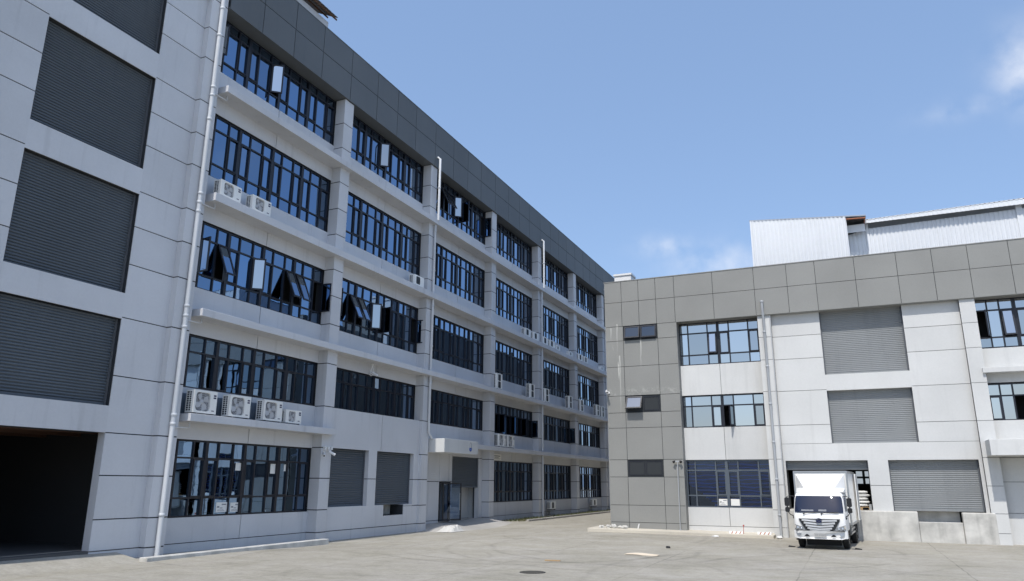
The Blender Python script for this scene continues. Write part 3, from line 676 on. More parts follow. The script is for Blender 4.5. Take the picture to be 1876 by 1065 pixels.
# shutter wall panels
def sw(u0, u1, z0, z1, e=(0, 0, 1, 1)): panel(FB, RB, u0, u1, z0, z1, SW, 'wallw', .3, ends=e)
for u0, u1 in ((-2.80, -.60), (2.95, 5.24)):
    for z0, z1 in ((8.24, 9.36), (9.36, 10.46), (6.70, 8.24), (5.09, 6.70), (4.22, 5.09)): sw(u0, u1, z0, z1)
sw(-.60, 2.95, 6.65, 7.40, (0, 0, 0, 0)); sw(-2.80, 5.24, 3.45, 4.22, (0, 0, 0, .3)); sw(.80, 1.62, 2.35, 3.45, (0, 0, 1, 0)); sw(.80, 1.62, 1.0, 2.35); sw(-2.80, -2.70, 1.22, 3.45, (0, 0, 0, 0)); sw(5.10, 5.24, 1.2, 3.45, (0, 0, 0, 0))
for p, w in ((-3.42, .62), (5.24, .60)):
    mb = MB(); fb(mb, FB, p + .012, p + w - .012, -.6, -.012, -.3, 10.455); s = mb.build('pilaster', 'groove_b', RB)
    zz = [-.3, .45, 1.23, 2.35, 3.52, 5.07, 6.70, 8.24, 9.36, 10.455]
    for a, b in zip(zz[:-1], zz[1:]):
        m = MB(); fb(m, FB, p, p + w, -.61, random.uniform(0, .002), a + .011, b - .011); m.build('panel', 'wallw', s)
shutter(FB, RB, -.60, 2.95, 7.40, 10.46, -.50, .085); shutter(FB, RB, -.60, 2.95, 4.22, 6.65, -.50, .085); shutter(FB, RB, 1.62, 5.10, 1.28, 3.45, -.50, .085)
shutter(FB, RB, -2.70, .80, 3.04, 3.45, -.50, .085)
mb = MB(); fb(mb, FB, 5.72, XR, -.45, .12, 7.10, 7.32); mb.build('ledge', 'wallw', RB, bevel=.012)
mb = MB(); fb(mb, FB, 5.40, XR, -.45, 1.14, 3.57, 4.22); mb.build('canopy', 'wallw', RB, bevel=.012)
for z0, z1 in ((5.10, 6.70), (8.24, 10.44)):
    mb = MB(); fb(mb, FB, 10.9, XR, -1.6, WB - .034, z0 - .02, z1 + .02); mb.build('inner_wall', 'groove_b', RB)
    panel(FB, RB, 10.9, XR, z0, z1, WB, 'wallw', ends=(0, 0, 1, 1))
# hall behind the dock door
mb = MB(); fb(mb, FB, -2.9, 3.3, -13, -1.12, .9, 1.27); fb(mb, FB, -2.9, 2.515, -1.12, -.3, .9, 1.268); mb.build('dock_floor', 'concrete', RB)
for i in range(3):
    for j in range(2):
        mb = MB(); u = .35 + i * .48; z = 2.45 + j * .42; fb(mb, FB, u, u + .34, -12.99, -12.97, z, z + .30); mb.build('window', 'lit', RB)
downpipe(FB, RB, [[(-3.13, .12, .02), (-3.13, .12, 10.4), (-3.13, .22, 10.6), (-3.13, .22, 11.15)]], .065, 'pipe_g', [(-3.13, .12, z) for z in (1.0, 2.6, 4.3, 6.1, 7.9, 9.6)] + [(-3.13, .22, 11.1)])
mb = MB(); mb.tube([FB(-2.83, .03, 0.02), FB(-2.83, .03, 10.3)], .02, 6); mb.build('conduit', 'pipe_g', RB)
# loading dock front
mb = MB(); fb(mb, FB, -2.80, 2.52, -.3, -.05, -.3, 1.262); mb.build('dock_wall', 'dock', RB, bevel=.04)
mb = MB(); fb(mb, FB, 2.525, 4.175, -.3, -.07, -.3, .84); mb.build('dock_wall', 'dock', RB, bevel=.03)
mb = MB(); fb(mb, FB, 4.18, 5.395, -.3, .03, -.3, 1.255); mb.build('dock_wall', 'dock', RB, bevel=.04)
mb = MB(); fb(mb, FB, 2.52, 4.18, -1.1, -.9, .5, 1.28); fb(mb, FB, 2.52, 4.18, -1.1, -.29, .6, .82); mb.build('dock_pit', 'dock', RB)

# ------------------------------------------------------------------ rooftop sheds
def corrugated(mb, p0, p1, ztop0, ztop1, zb, out, pitch=.19, depth=.03, mi=0):
    p0, p1, out = Vector(p0), Vector(p1), Vector(out); L = (p1 - p0).length; d = (p1 - p0) / L; n = int(L / pitch); vsx = []
    for i in range(n):
        for f_, o in ((0, 0), (.30, 0), (.42, 1), (.80, 1), (.95, 0)):
            s_ = (i + f_) * L / n; b = p0 + d * s_ + out * depth * o; zt = ztop0 + (ztop1 - ztop0) * s_ / L
            vsx += [(b.x, b.y, zb), (b.x, b.y, zt)]
    vsx += [(p1.x, p1.y, zb), (p1.x, p1.y, ztop1)]
    mb.add(vsx, [(2 * i, 2 * i + 2, 2 * i + 3, 2 * i + 1) for i in range(len(vsx) // 2 - 1)], mi)
SH = empty('roof_shed', (-1.2, YB + 4, 12.7), 'tall white corrugated metal box shed on the right building roof', 'shed', world_parts=True)
mb = MB(); y = YB + 2; corrugated(mb, (-3.55, y, 0), (1.10, y, 0), 16.15, 15.72, 12.6, (0, -1, 0)); mb.build('front_sheet', 'corr', SH)
mb = MB(); corrugated(mb, (-3.55, y + 5, 0), (-3.55, y, 0), 16.15, 16.15, 12.6, (-1, 0, 0)); mb.build('side_sheet', 'corr', SH)
mb = MB(); corrugated(mb, (1.10, y, 0), (1.10, y + 5, 0), 15.70, 15.70, 12.6, (1, 0, 0)); mb.build('side_sheet', 'corr', SH)
mb = MB(); pr = [(-3.6, 16.17), (2.05, 15.66), (2.05, 15.60), (-3.6, 16.11)]; mb.prism(pr, y - .03, y + 5, lambda q, d: (q[0], d, q[1])); mb.build('roof_sheet', 'steel', SH)
mb = MB(); mb.box(-3.58, -3.5, y - .04, y + .04, 12.6, 16.1); mb.build('corner_trim', 'corr', SH)
mb = MB(); mb.tube([(1.12, y, 15.55), (2.02, y, 15.5)], .035, 6); mb.tube([(1.12, y + 1, 15.5), (2.02, y + 1, 15.45)], .035, 6); mb.tube([(1.98, y, 15.52), (1.98, y + 1.3, 15.48)], .03, 6); mb.build('rafter', 'primer', SH)
mb = MB(); mb.box(1.14, 1.98, y + .62, y + .66, 15.0, 15.4); mb.build('gutter_board', 'corr', SH)
S2 = empty('roof_shed', (6, YB + 5, 12.7), 'long low white corrugated metal shed with a dark gap under its eave', 'shed', world_parts=True)
y = YB + 3
mb = MB(); corrugated(mb, (1.12, y, 0), (2.1, y, 0), 14.98, 15.22, 12.6, (0, -1, 0)); corrugated(mb, (2.1, y, 0), (16, y, 0), 15.22, 15.42, 12.6, (0, -1, 0)); mb.build('front_sheet', 'corr', S2)
mb = MB(); mb.box(1.15, 16, y + 1.2, y + 1.3, 12.6, 15.5); mb.build('inner_wall', 'groove', S2)
mb = MB(); corrugated(mb, (2.0, y - .35, 0), (16, y - .35, 0), 15.63, 15.82, 15.42, (0, -1, 0), .2, .02); mb.build('fascia', 'corr', S2)
mb = MB(); mb.add([(2.0, y - .37, 15.62), (16, y - .37, 15.81), (16, y + 6, 16.5), (2.0, y + 6, 16.3), (2.0, y - .37, 15.58), (16, y - .37, 15.77), (16, y + 6, 16.46), (2.0, y + 6, 16.26)], [(0, 1, 2, 3), (7, 6, 5, 4), (0, 4, 5, 1), (1, 5, 6, 2), (2, 6, 7, 3), (3, 7, 4, 0)]); mb.build('roof_sheet', 'corr', S2)
mb = MB(); mb.box(2.02, 2.14, y - .06, y + .06, 12.6, 15.5); mb.build('post', 'corr', S2)
mb = MB(); mb.box(8.6, 8.85, y - .08, y + .02, 12.6, 15.55); mb.build('post', 'corr', S2)
S3 = empty('roof_shed', (-9, YB + 30, 12.7), 'plain grey shed along the lane edge of the right building roof', 'shed', world_parts=True)
mb = MB(); mb.box(-11.2, -7.0, 47.5, 89.3, 12.61, 15.45); mb.build('wall', 'clad_grey', S3)
mb = MB(); mb.box(-11.25, -6.95, 47.45, 89.35, 15.451, 15.52); mb.build('roof_sheet', 'clad_grey', S3)
mb = MB(); mb.box(-12.8, -11.7, 45.0, 46.0, 12.2, 15.55); mb.box(-12.86, -11.64, 44.94, 46.06, 15.5, 15.62); mb.box(-12.5, -12.0, 45.2, 45.7, 9, 12.2)
tag(mb.build('roof_tank', 'white'), 'small white box on the roof just above the corner where buildings meet', 'tank')
RS = empty('roof_canopy', (XA - 3, 22, 23.4), 'weathered sheet roof canopy on a low wall above the charcoal parapet', 'canopy', world_parts=True)
mb = MB(); fb(mb, FA, 8, 26.0, -1.5, -1.1, 23.0, 25.0); mb.build('wall', 'wall', RS)
M['oldtin'] = painted('old_tin_roof', (.11, .09, .075), .75, .2, .25, .3)
for i in range(34):
    u = 25.9 - i * .26
    mb = MB(); mb.obox(FA(u, -2.6, 26.2), (0, .235, .01), (1.95, 0, -1.0), (.02, 0, .035)); mb.build('tile_row', 'oldtin', RS)
for d in (-.72, -1.3):
    mb = MB(); zz = 25.13 + (-.72 - d) * .52; fb(mb, FA, 17.5, 26.2, d - .05, d, zz, zz + .07); mb.build('batten', 'rusty', RS)

# ------------------------------------------------------------------ air conditioners
def ac_proto(w, h, dp, fans, badge=True, left_grille=True, rec='acdark', bl='acfan', rd=.079):
    """front faces +x, base centre at origin, width along y"""
    e = bpy.data.objects.new('air_conditioner', None); col.objects.link(e)
    z0 = .05; fr = .06
    if fans == 1: fc = [(-w * .10 if w > .8 else -.05, z0 + (h - z0) * .5)]; s = min(h - z0 - .12, w * .62)
    else: fc = [(0, z0 + (h - z0) * .27), (0, z0 + (h - z0) * .74)]; s = min((h - z0) * .43, w * .62)
    mb = MB(); x0, x1 = -dp / 2, dp / 2
    mb.box(x0, x1 - .08, -w / 2, w / 2, z0, h)
    ys = sorted({-w / 2, w / 2} | {c[0] - s / 2 for c in fc} | {c[0] + s / 2 for c in fc}); zs = sorted({z0, h} | {c[1] - s / 2 for c in fc} | {c[1] + s / 2 for c in fc})
    for i in range(len(ys) - 1):
        for j in range(len(zs) - 1):
            cy_, cz = (ys[i] + ys[i + 1]) / 2, (zs[j] + zs[j + 1]) / 2
            if any(abs(cy_ - c[0]) < s / 2 and abs(cz - c[1]) < s / 2 for c in fc): continue
            mb.box(x1 - .08, x1, ys[i], ys[i + 1], zs[j], zs[j + 1])
    for c in fc:                                            # rounded corners of the fan opening
        k = s * .17
        for a in (-1, 1):
            for b in (-1, 1):
                q = [(c[0] + a * s / 2, c[1] + b * s / 2), (c[0] + a * (s / 2 - k), c[1] + b * s / 2), (c[0] + a * (s / 2 - k * .3), c[1] + b * (s / 2 - k * .3)), (c[0] + a * s / 2, c[1] + b * (s / 2 - k))]
                mb.prism(q, x1 - .079, x1 - .001, lambda t, d: (d, t[0], t[1]))
    cas = mb.build('casing', 'acwhite', e)
    for c in fc:
        m = MB(); m.box(x1 - rd, x1 - rd + .003, c[0] - s / 2, c[0] + s / 2, c[1] - s / 2, c[1] + s / 2); m.build('fan_recess', rec, e)
        m = MB(); m.lathe((x1 - rd + .005, c[0], c[1]), (1, 0, 0), [(s * .14, 0), (s * .13, .03 * rd / .079), (0.001, .035 * rd / .079)], 12)
        for q in range(4):
            a = q * math.pi / 2 + .5; pts = []
            for rr_, da, xx in ((.12, -.25, .0), (.5, -.45, .0), (.52, .25, .035), (.3, .6, .04), (.12, .5, .03)):
                rad = min(rr_, .5) * s; pts.append((x1 - rd + .006 + xx * rd / .079, c[0] + rad * math.cos(a + da), c[1] + rad * math.sin(a + da)))
            m.add(pts, [(0, 1, 2, 3, 4)])
        m.build('fan', bl, e)
        m = MB()
        for rr_ in (.16, .28, .40, .485):
            n = 20; vv = []
            for i in range(n):
                t = 2 * math.pi * i / n
                for o in (-.005, .005): vv.append((x1 - .012, c[0] + (rr_ * s + o) * math.cos(t), c[1] + (rr_ * s + o) * math.sin(t)))
            m.add(vv, [(2 * i, 2 * i + 1, (2 * i + 3) % (2 * n), (2 * i + 2) % (2 * n)) for i in range(n)])
        for i in range(10):
            t = 2 * math.pi * i / 10; dy, dz = math.cos(t), math.sin(t); px, pz = -dz * .004, dy * .004
            m.add([(x1 - .011, c[0] + dy * s * .1 + px, c[1] + dz * s * .1 + pz), (x1 - .011, c[0] + dy * s * .49 + px, c[1] + dz * s * .49 + pz), (x1 - .011, c[0] + dy * s * .49 - px, c[1] + dz * s * .49 - pz), (x1 - .011, c[0] + dy * s * .1 - px, c[1] + dz * s * .1 - pz)], [(0, 1, 2, 3)])
        m.build('fan_grille', 'acfan' if rd > .05 else bl, e)
    if left_grille:
        m = MB(); m.box(x0 + .03, x1 - .10, -w / 2 - .004, -w / 2, z0 + .05, h - .05); g = m.build('side_fins', 'acfin', e)
        m = MB(); n = 9
        for i in range(n + 1):
            z = z0 + .05 + (h - z0 - .1) * i / n; m.box(x0 + .03, x1 - .10, -w / 2 - .014, -w / 2 - .0045, z - .007, z + .007)
        for xx in (x0 + .03, (x0 + x1) / 2 - .03, x1 - .115): m.box(xx, xx + .015, -w / 2 - .016, -w / 2 - .0046, z0 + .05, h - .05)
        m.build('guard', 'acwhite', g)
    if badge:
        m = MB(); yb = w / 2 - .17
        m.box(x1 + .001, x1 + .004, yb, yb + .12, h * .80, h * .80 + .055); m.box(x1 + .001, x1 + .004, yb, yb + .12, h * .80 - .08, h * .80 - .025); m.build('badge', 'navy', e)
        m = MB(); m.box(x1 + .001, x1 + .003, w / 2 - .22, w / 2 - .1, .14, .17); m.build('rating_plate', 'navy', e)
    if badge:
        m = MB(); m.tube([(-.08, w / 2 - .01, .26), (-.08, w / 2 + .05, .25), (-.16, w / 2 + .10, .14), (-.34, w / 2 + .12, .12), (-.44, w / 2 + .11, .30), (-.52, w / 2 + .10, .52)], .022, 6); m.build('hose', 'black' if fans > 1 else 'pipe_g', e)
    for yy in (-w / 2 + .12, w / 2 - .12):
        m = MB(); m.box(x0, x1, yy - .03, yy + .03, 0, z0); m.build('foot', 'black', e)
    return e
P_BIG = ac_proto(1.05, .84, .38, 1); P_MED = ac_proto(1.05, .66, .36, 1); P_SM = ac_proto(.95, .58, .33, 1); P_TWO = ac_proto(.86, 1.06, .36, 2, badge=False, rec='acblack', bl='acblack', rd=.016)
P_FAR = ac_proto(1.0, .60, .36, 1, badge=False, rec='acblack', bl='acblack', rd=.016); P_MINI = ac_proto(.80, .42, .30, 1, badge=False, left_grille=False, rec='acblack', bl='acblack', rd=.016)
used = set()
def ac(proto, y, z, label, group, x=-20.83):
    o = proto if proto.name not in used else copy_tree(proto)
    used.add(proto.name); o.location = (x, y, z); tag(o, label, 'air conditioner', group); return o
G1 = 'air conditioners on the lowest ledge of the first bay'
for y, n in ((19.52, 'leftmost, beside the white downpipe, of four'), (21.2, 'second from left of four'), (22.98, 'third from left of four')): ac(P_BIG, y, 4.65, f'big white air conditioner, {n} on the lowest ledge', G1)
ac(P_SM, 24.25, 4.65, 'smaller white air conditioner right of three big ones on the lowest ledge', G1)
G2 = 'air conditioners on the ledge below the fourth floor'
ac(P_MED, 19.65, 12.82, 'white air conditioner nearest the downpipe on the ledge below the fourth floor', G2); ac(P_MED, 21.32, 12.82, 'white air conditioner second from the downpipe on the ledge below the fourth floor', G2)
ac(P_FAR, 33.6, 12.82, 'white single fan air conditioner alone on the second bay ledge beside a downpipe', G2)
G3 = 'two fan air conditioners on the ledge below the third floor'
for y, n in ((44.2, 'first, nearest the camera'), (49.95, 'second'), (52.9, 'third, just right of a downpipe'), (58.3, 'fourth'), (61.2, 'fifth'), (65.8, 'sixth, next to last'), (67.35, 'last, farthest from the camera')):
    ac(P_TWO, y, 8.37, f'tall two fan air conditioner, {n} of seven on the ledge', G3)
G4 = 'far air conditioners on the ledge below the fourth floor'
for y, pr, n in ((49.1, P_FAR, 'single fan air conditioner left of the far downpipe, outer of a pair'), (50.7, P_FAR, 'single fan air conditioner left of the far downpipe, inner of a pair'), (52.65, P_FAR, 'single fan air conditioner immediately right of the far downpipe'), (54.1, P_FAR, 'single fan air conditioner second right of the far downpipe'),
                 (55.5, P_MINI, 'low small air conditioner third right of the far downpipe'), (58.6, P_MINI, 'low small air conditioner before the last but one pilaster'), (61.1, P_FAR, 'single fan air conditioner at the start of the last bay, high ledge'), (62.6, P_FAR, 'single fan air conditioner second in the last bay, high ledge'), (67.5, P_MINI, 'low small air conditioner at the far end of the high ledge')):
    ac(pr, y, 12.82, n, G4)
ac(P_BIG, 44.7, 4.65, 'big white air conditioner just right of the canopy, first of two', 'pair right of the canopy'); ac(P_BIG, 46.15, 4.65, 'big white air conditioner just right of the canopy, second of two', 'pair right of the canopy')
for y, n in ((54.6, 'low air conditioner on brackets above the grass, nearer of two'), (64.95, 'low air conditioner on brackets above the grass, farther of two')):
    o = ac(P_FAR, y, .44, n, 'air conditioners near the grass', x=-21.05)
    m = MB()
    for q in (-.3, .3): m.box(-.3, .2, q - .02, q + .02, -.05, -.002); m.box(-.3, -.26, q - .02, q + .02, -.3, -.05)
    m.build('wall_bracket', 'steel', o)
mb = MB(); n = 46
vsx = []
for i in range(n + 1):
    yy = 18.75 + 4.6 * i / n; x = -21.30 + (.02 if i % 2 else 0); vsx += [(x, yy, 4.66), (x, yy, 5.40)]
mb.add(vsx, [(2 * i, 2 * i + 2, 2 * i + 3, 2 * i + 1) for i in range(n)])
M['bluegrey'] = plain('blue_grey_sheet', (.16, .20, .25), .5, .3)
tag(mb.build('metal_sheet', 'bluegrey'), 'blue grey ribbed metal sheet behind the air conditioners on the lowest ledge', 'sheet')

# ------------------------------------------------------------------ TRUCK (local: front at y=0, length along +y)
TR = empty('box_truck', (-1.235, 31.4, 0), 'white box truck with tall cargo body backed up to the loading dock', 'truck')
TR.rotation_euler.z = R(-4.0)
M['tpaint'] = painted('truck_white_enamel', (.80, .80, .79), .3, .05, .06, .0, .02)
M['tbox'] = painted('truck_box_white', (.78, .78, .76), .45, .05, .06, .0)
M['wsglass'] = NT('windscreen_glass').set(color=(.015, .022, .048), rough=.02, ior=1.5)
M['chrome'] = plain('chrome', (.75, .76, .78), .15, 1.0); M['silver'] = plain('silver_paint', (.56, .57, .58), .4, .25)
M['lamp'] = plain('lamp_lens', (.33, .35, .37), .12, .3, coat=.4); M['amber'] = plain('pale_lens', (.5, .47, .42), .3); M['plate'] = plain('plate_white', (.42, .42, .41), .5)
M['tgrey'] = plain('truck_dark_trim', (.016, .017, .019), .6)
def yz(x0, x1, poly, mb, mi=0, taper=0):
    """side profile in (y, z) swept across x"""
    n = len(poly); return mb.prism(poly, x0, x1, lambda q, x: (x, q[0], q[1]), mi)
# cab shell, rounded cross-section: stations along height with bowed front
def cab():
    mb = MB(); sec = []
    lev = [(.66, .03, .915, 1.62), (.95, .0, .92, 1.62), (1.22, .03, .92, 1.62), (1.31, .07, .915, 1.62), (1.60, .21, .90, 1.62), (1.95, .40, .87, 1.62), (2.05, .52, .82, 1.58), (2.09, .75, .72, 1.5)]
    for z, yf, hw, yb in lev:
        r = .16; ring = []
        for t in range(0, 91, 15): ring.append((-hw + r - r * math.cos(R(t)) * 1.0, yf + .06 + r * .75 - r * .75 * math.sin(R(t)), z))
        ring.append((-hw * .45, yf + .012, z)); ring.append((0, yf, z)); ring.append((hw * .45, yf + .012, z))
        for t in range(90, -1, -15): ring.append((hw - r + r * math.cos(R(t)), yf + .06 + r * .75 - r * .75 * math.sin(R(t)), z))
        ring += [(hw, yb, z), (-hw, yb, z)]; sec.append(ring)
    n = len(sec[0]); vsx = [q for r_ in sec for q in r_]
    mb.add(vsx, [(i * n + k, i * n + (k + 1) % n, (i + 1) * n + (k + 1) % n, (i + 1) * n + k) for i in range(len(sec) - 1) for k in range(n)], 0, True)
    mb.add(sec[0], [list(range(n))[::-1]]).add(sec[-1], [list(range(n))]); return mb.build('cab', 'tpaint', TR)
cabo = cab()
mb = MB(); rows_ = []                                         # windscreen: bowed dark glass
for z, yf, hw in ((1.345, .063, .86), (1.40, .085, .87), (1.62, .20, .855), (1.85, .318, .835), (1.945, .372, .80)):
    rows_.append([(hw * t, yf + .012 + (.02 * t * t) + (.055 * abs(t) ** 6), z) for t in (-1, -.9, -.7, -.4, 0, .4, .7, .9, 1)])
vsx = [(x, y - .018, z) for r_ in rows_ for x, y, z in r_]; mb.add(vsx, [(i * 9 + k, i * 9 + k + 1, i * 9 + k + 10, i * 9 + k + 9) for i in range(4) for k in range(8)], 0, True)
vsb = [(x, y + .03, z) for r_ in rows_ for x, y, z in r_]; mb.add(vsb, [(i * 9 + k, i * 9 + k + 1, i * 9 + k + 10, i * 9 + k + 9) for i in range(4) for k in range(8)], 0, True)
ws = mb.build('windscreen', 'wsglass', TR)
mb = MB()
for x0, x1, z0, z1 in ((-.62, -.18, 1.385, 1.44), (.0, .28, 1.385, 1.45)): mb.obox((x0, .056 + (z0 - 1.345) * .5, z0), (x1 - x0, 0, 0), (0, .03, z1 - z0), (0, -.004, .002))
mb.build('dashboard_paper', 'ink', ws)
for s in (-1, 1):
    mb = MB(); yzp = [(.62, 1.38), (1.30, 1.38), (1.30, 1.90), (.72, 1.90), (.50, 1.55)]; mb.prism(yzp, s * .895, s * .922, lambda q, x: (x, q[0], q[1])); mb.build('side_window', 'wsglass', TR)
    mb = MB(); mb.prism([(.45, .70), (1.38, .70), (1.38, 1.33), (.45, 1.33)], s * .915, s * .927, lambda q, x: (x, q[0], q[1])); d = mb.build('door', 'tpaint', TR, bevel=.004)
    mb = MB(); mb.box(s * .928, s * .945, 1.15, 1.32, 1.18, 1.22); mb.build('handle', 'tgrey', d)
# grille: dark V surround and bright slats
mb = MB(); gp = [(-.73, 1.11), (.73, 1.11), (.70, 1.02), (.52, .72), (.42, .675), (0, .645), (-.42, .675), (-.52, .72), (-.70, 1.02)]
mb.prism(gp, -.025, .12, lambda q, y: (q[0], y + .04 * (abs(q[0]) / .73) ** 3, q[1])); grl = mb.build('grille', 'tgrey', TR)
for (hw, z, th, sag) in ((.62, 1.06, .066, .02), (.55, .965, .07, .035), (.49, .868, .066, .04), (.43, .775, .06, .04), (.36, .705, .03, .03)):
    mb = MB(); pts = [(-hw, z), (-hw * .5, z - sag * .6), (0, z - sag), (hw * .5, z - sag * .6), (hw, z)]
    poly = [(x, q + th / 2) for x, q in pts] + [(x, q - th / 2) for x, q in reversed(pts)]
    mb.prism(poly, -.06, -.02, lambda q, y: (q[0], y + .04 * (abs(q[0]) / .73) ** 3, q[1])); mb.build('grille_bar', 'silver', grl, bevel=.006)
mb = MB()
n = 24
for i in range(n):
    t0, t1 = 2 * math.pi * i / n, 2 * math.pi * (i + 1) / n
    mb.obox((.105 * math.cos(t0), -.105, 1.055 + .085 * math.sin(t0)), (.105 * (math.cos(t1) - math.cos(t0)), 0, .085 * (math.sin(t1) - math.sin(t0))), (0, .03, 0), (-.026 * math.cos(t0), 0, -.024 * math.sin(t0)))
mb.prism([(-.09, .975), (-.03, .975), (-.02, 1.03), (.02, 1.03), (.03, .975), (.09, .975), (.05, 1.075), (-.05, 1.075)], -.106, -.078, lambda q, y: (q[0], y, q[1]))
emb = mb.build('emblem', 'navy', grl); emb.location.y = -.01
for s in (-1, 1):
    mb = MB(); hp = [(s * .90, .90), (s * .60, .80), (s * .50, .70), (s * .56, .675), (s * .905, .70)]
    mb.prism(hp, -.01, .2, lambda q, y: (q[0], y + .09 * (abs(q[0]) / .9) ** 4, q[1])); hl = mb.build('headlight', 'lamp', TR, bevel=.01)
    for xx, zz, rr_ in ((.66, .745, .04), (.79, .765, .045)):
        m = MB(); yy = -.012 + .09 * (xx / .9) ** 4; m.lathe((s * xx, yy, zz), (0, -1, 0), [(rr_, 0), (rr_ * .9, .008), (rr_ * .3, .004), (.001, .002)], 14); m.build('reflector', 'chrome', hl)
    m = MB(); m.prism([(s * .85, .86), (s * .90, .87), (s * .905, .76), (s * .86, .76)], .05, .3, lambda q, y: (q[0], y, q[1])); m.build('turn_signal', 'amber', hl)
mb = MB(); bp = [(-.94, .68), (.94, .68), (.93, .42), (.80, .385), (-.80, .385), (-.93, .42)]
def bw_(q, y): return (q[0], y + .16 * max(0, (abs(q[0]) - .6) / .34) ** 2, q[1])
xs_ = [-.94, -.85, -.75, -.6, 0, .6, .75, .85, .94]; pt = []
for x in xs_: pt.append((x, .67)); 
for x in reversed(xs_): pt.append((x, .385 if abs(x) < .8 else .41))
mb.prism(pt, -.06, .25, bw_); bump = mb.build('bumper', 'tpaint', TR, bevel=.012)
for s in (-1, 1):
    mb = MB(); mb.prism([(s * .36, .47), (s * .44, .55), (s * .50, .55), (s * .57, .47)], -.066, -.05, bw_); mb.build('air_intake', 'black', bump)
    mb = MB(); mb.prism([(s * .66, .58), (s * .86, .59), (s * .83, .49), (s * .72, .48)], -.068, -.05, bw_); mb.build('fog_lamp', 'lamp', bump)
mb = MB(); mb.box(-.86, .86, -.028, .12, .671, .69); mb.build('bumper_gap', 'black', bump)  # black strip put in as the dark shadow gap above the bumper
mb = MB(); mb.box(-.215, .215, -.075, -.062, .465, .595); pl = mb.build('number_plate', 'plate', bump)
mb = MB(); rp_ = random.Random(11)
for i in range(7):
    x = -.17 + i * .052 + (.02 if i > 1 else 0)
    mb.box(x, x + .008, -.079, -.0755, .49, .57); mb.box(x + .024, x + .032, -.079, -.0755, .49, .57)
    for z in rp_.sample([.49, .526, .562], 2): mb.box(x + .0085, x + .0235, -.0785, -.0755, z, z + .008)
mb.build('plate_characters', 'ink', pl)
for s, x0 in ((-1, -.55), (-1, .08)):
    mb = MB(); mb.tube([(x0 + .02, .035, 1.30), (x0 + .14, .03, 1.335), (x0 + .62, .05, 1.365)], .012, 6); mb.lathe((x0 + .02, .04, 1.295), (0, -1, 0), [(.03, 0), (.025, .03), (.001, .035)], 10); mb.build('wiper', 'black', TR)
for s in (-1, 1):                                            # mirrors
    mb = MB(); mb.tube([(s * .86, .50, 1.92), (s * 1.02, .12, 1.95), (s * 1.10, .06, 1.90), (s * 1.10, .06, 1.36), (s * 1.02, .12, 1.24), (s * .90, .30, 1.18)], .016, 8); ar = mb.build('mirror', 'black', TR)
    for z0, z1, w in ((1.56, 1.88, .085), (1.34, 1.52, .08)):
        m = MB(); cx = s * 1.11; pz = [(cx - w, z0 + .03), (cx - w + .03, z0), (cx + w - .03, z0), (cx + w, z0 + .03), (cx + w, z1 - .03), (cx + w - .03, z1), (cx - w + .03, z1), (cx - w, z1 - .03)]
        m.prism(pz, .0, .09, lambda q, y: (q[0], y, q[1])); m.build('mirror_housing', 'black', ar, bevel=.012)
    m = MB(); m.lathe((s * .93, .26, 1.14), (s, 0, 0), [(.05, -.04), (.055, 0), (.03, .03), (.001, .035)], 10); m.build('marker_lamp', 'black', TR)
# roof fairing
mb = MB(); V = [(-.91, 1.62, 2.78), (.91, 1.62, 2.78), (.56, .98, 2.24), (-.56, .98, 2.24), (-.90, 1.52, 2.22), (.90, 1.52, 2.22), (-.86, 1.0, 2.10), (.86, 1.0, 2.10), (-.88, .80, 2.085), (.88, .80, 2.085), (.90, 1.62, 2.08), (-.90, 1.62, 2.08)]
mb.add(V, [(0, 3, 2, 1), (0, 4, 3), (1, 2, 5), (3, 6, 7, 2), (4, 6, 3), (5, 2, 7), (6, 8, 9, 7), (4, 11, 8, 6), (5, 7, 9, 10), (0, 11, 4), (1, 5, 10), (0, 1, 10, 11)]); mb.build('roof_fairing', 'tpaint', TR)
# cargo box
B0, B1, BH = 1.74, 5.55, 2.90
mb = MB(); mb.box(-1.0, 1.0, B0, B1, .86, BH - .03); bx = mb.build('cargo_box', 'tbox', TR)
mb = MB()
for s in (-1, 1): mb.box(s * .96, s * 1.02, B0 - .015, B0 + .06, .84, BH); mb.box(s * .975, s * 1.018, B0 + .06, B1 - .06, BH - .07, BH - .001); mb.box(s * .975, s * 1.018, B0 + .06, B1 - .06, .82, .90); mb.box(s * .95, s * 1.02, B1 - .06, B1 + .02, .84, BH - .002)
mb.box(-.96, .96, B0 - .013, B0 + .05, BH - .07, BH - .001); mb.box(-.96, .96, B0 - .012, B0 + .05, .84, .92); mb.build('box_trim', 'steel', bx)
mb = MB(); mb.box(-1.01, 1.01, B0 - .01, B1 + .01, BH - .029, BH + .005); mb.build('box_roof', 'tbox', bx)
for i in range(8):
    yy = B0 + .35 + i * .42; mb = MB(); mb.box(1.001, 1.016, yy, yy + .05, .91, BH - .08); mb.build('side_rib', 'tbox', bx)
mb = MB(); mb.box(1.09, 1.13, 4.35, B1 - .05, .92, BH - .08); dl = mb.build('rear_door', 'tbox', TR)
for z in (1.1, 1.9, 2.6):
    m = MB(); m.box(1.015, 1.10, B1 - .08, B1 - .03, z, z + .09); m.build('hinge', 'steel', dl)
m = MB(); m.tube([(1.15, 4.5, .95), (1.15, 4.5, 2.78)], .014, 6); m.build('lock_bar', 'steel', dl)
for yy, nm in ((B0 + .3, 0), (B1 - .35, 1)):
    m = MB(); m.box(1.017, 1.03, yy, yy + .10, .96, 1.02); m.build('side_marker', 'amber', bx)
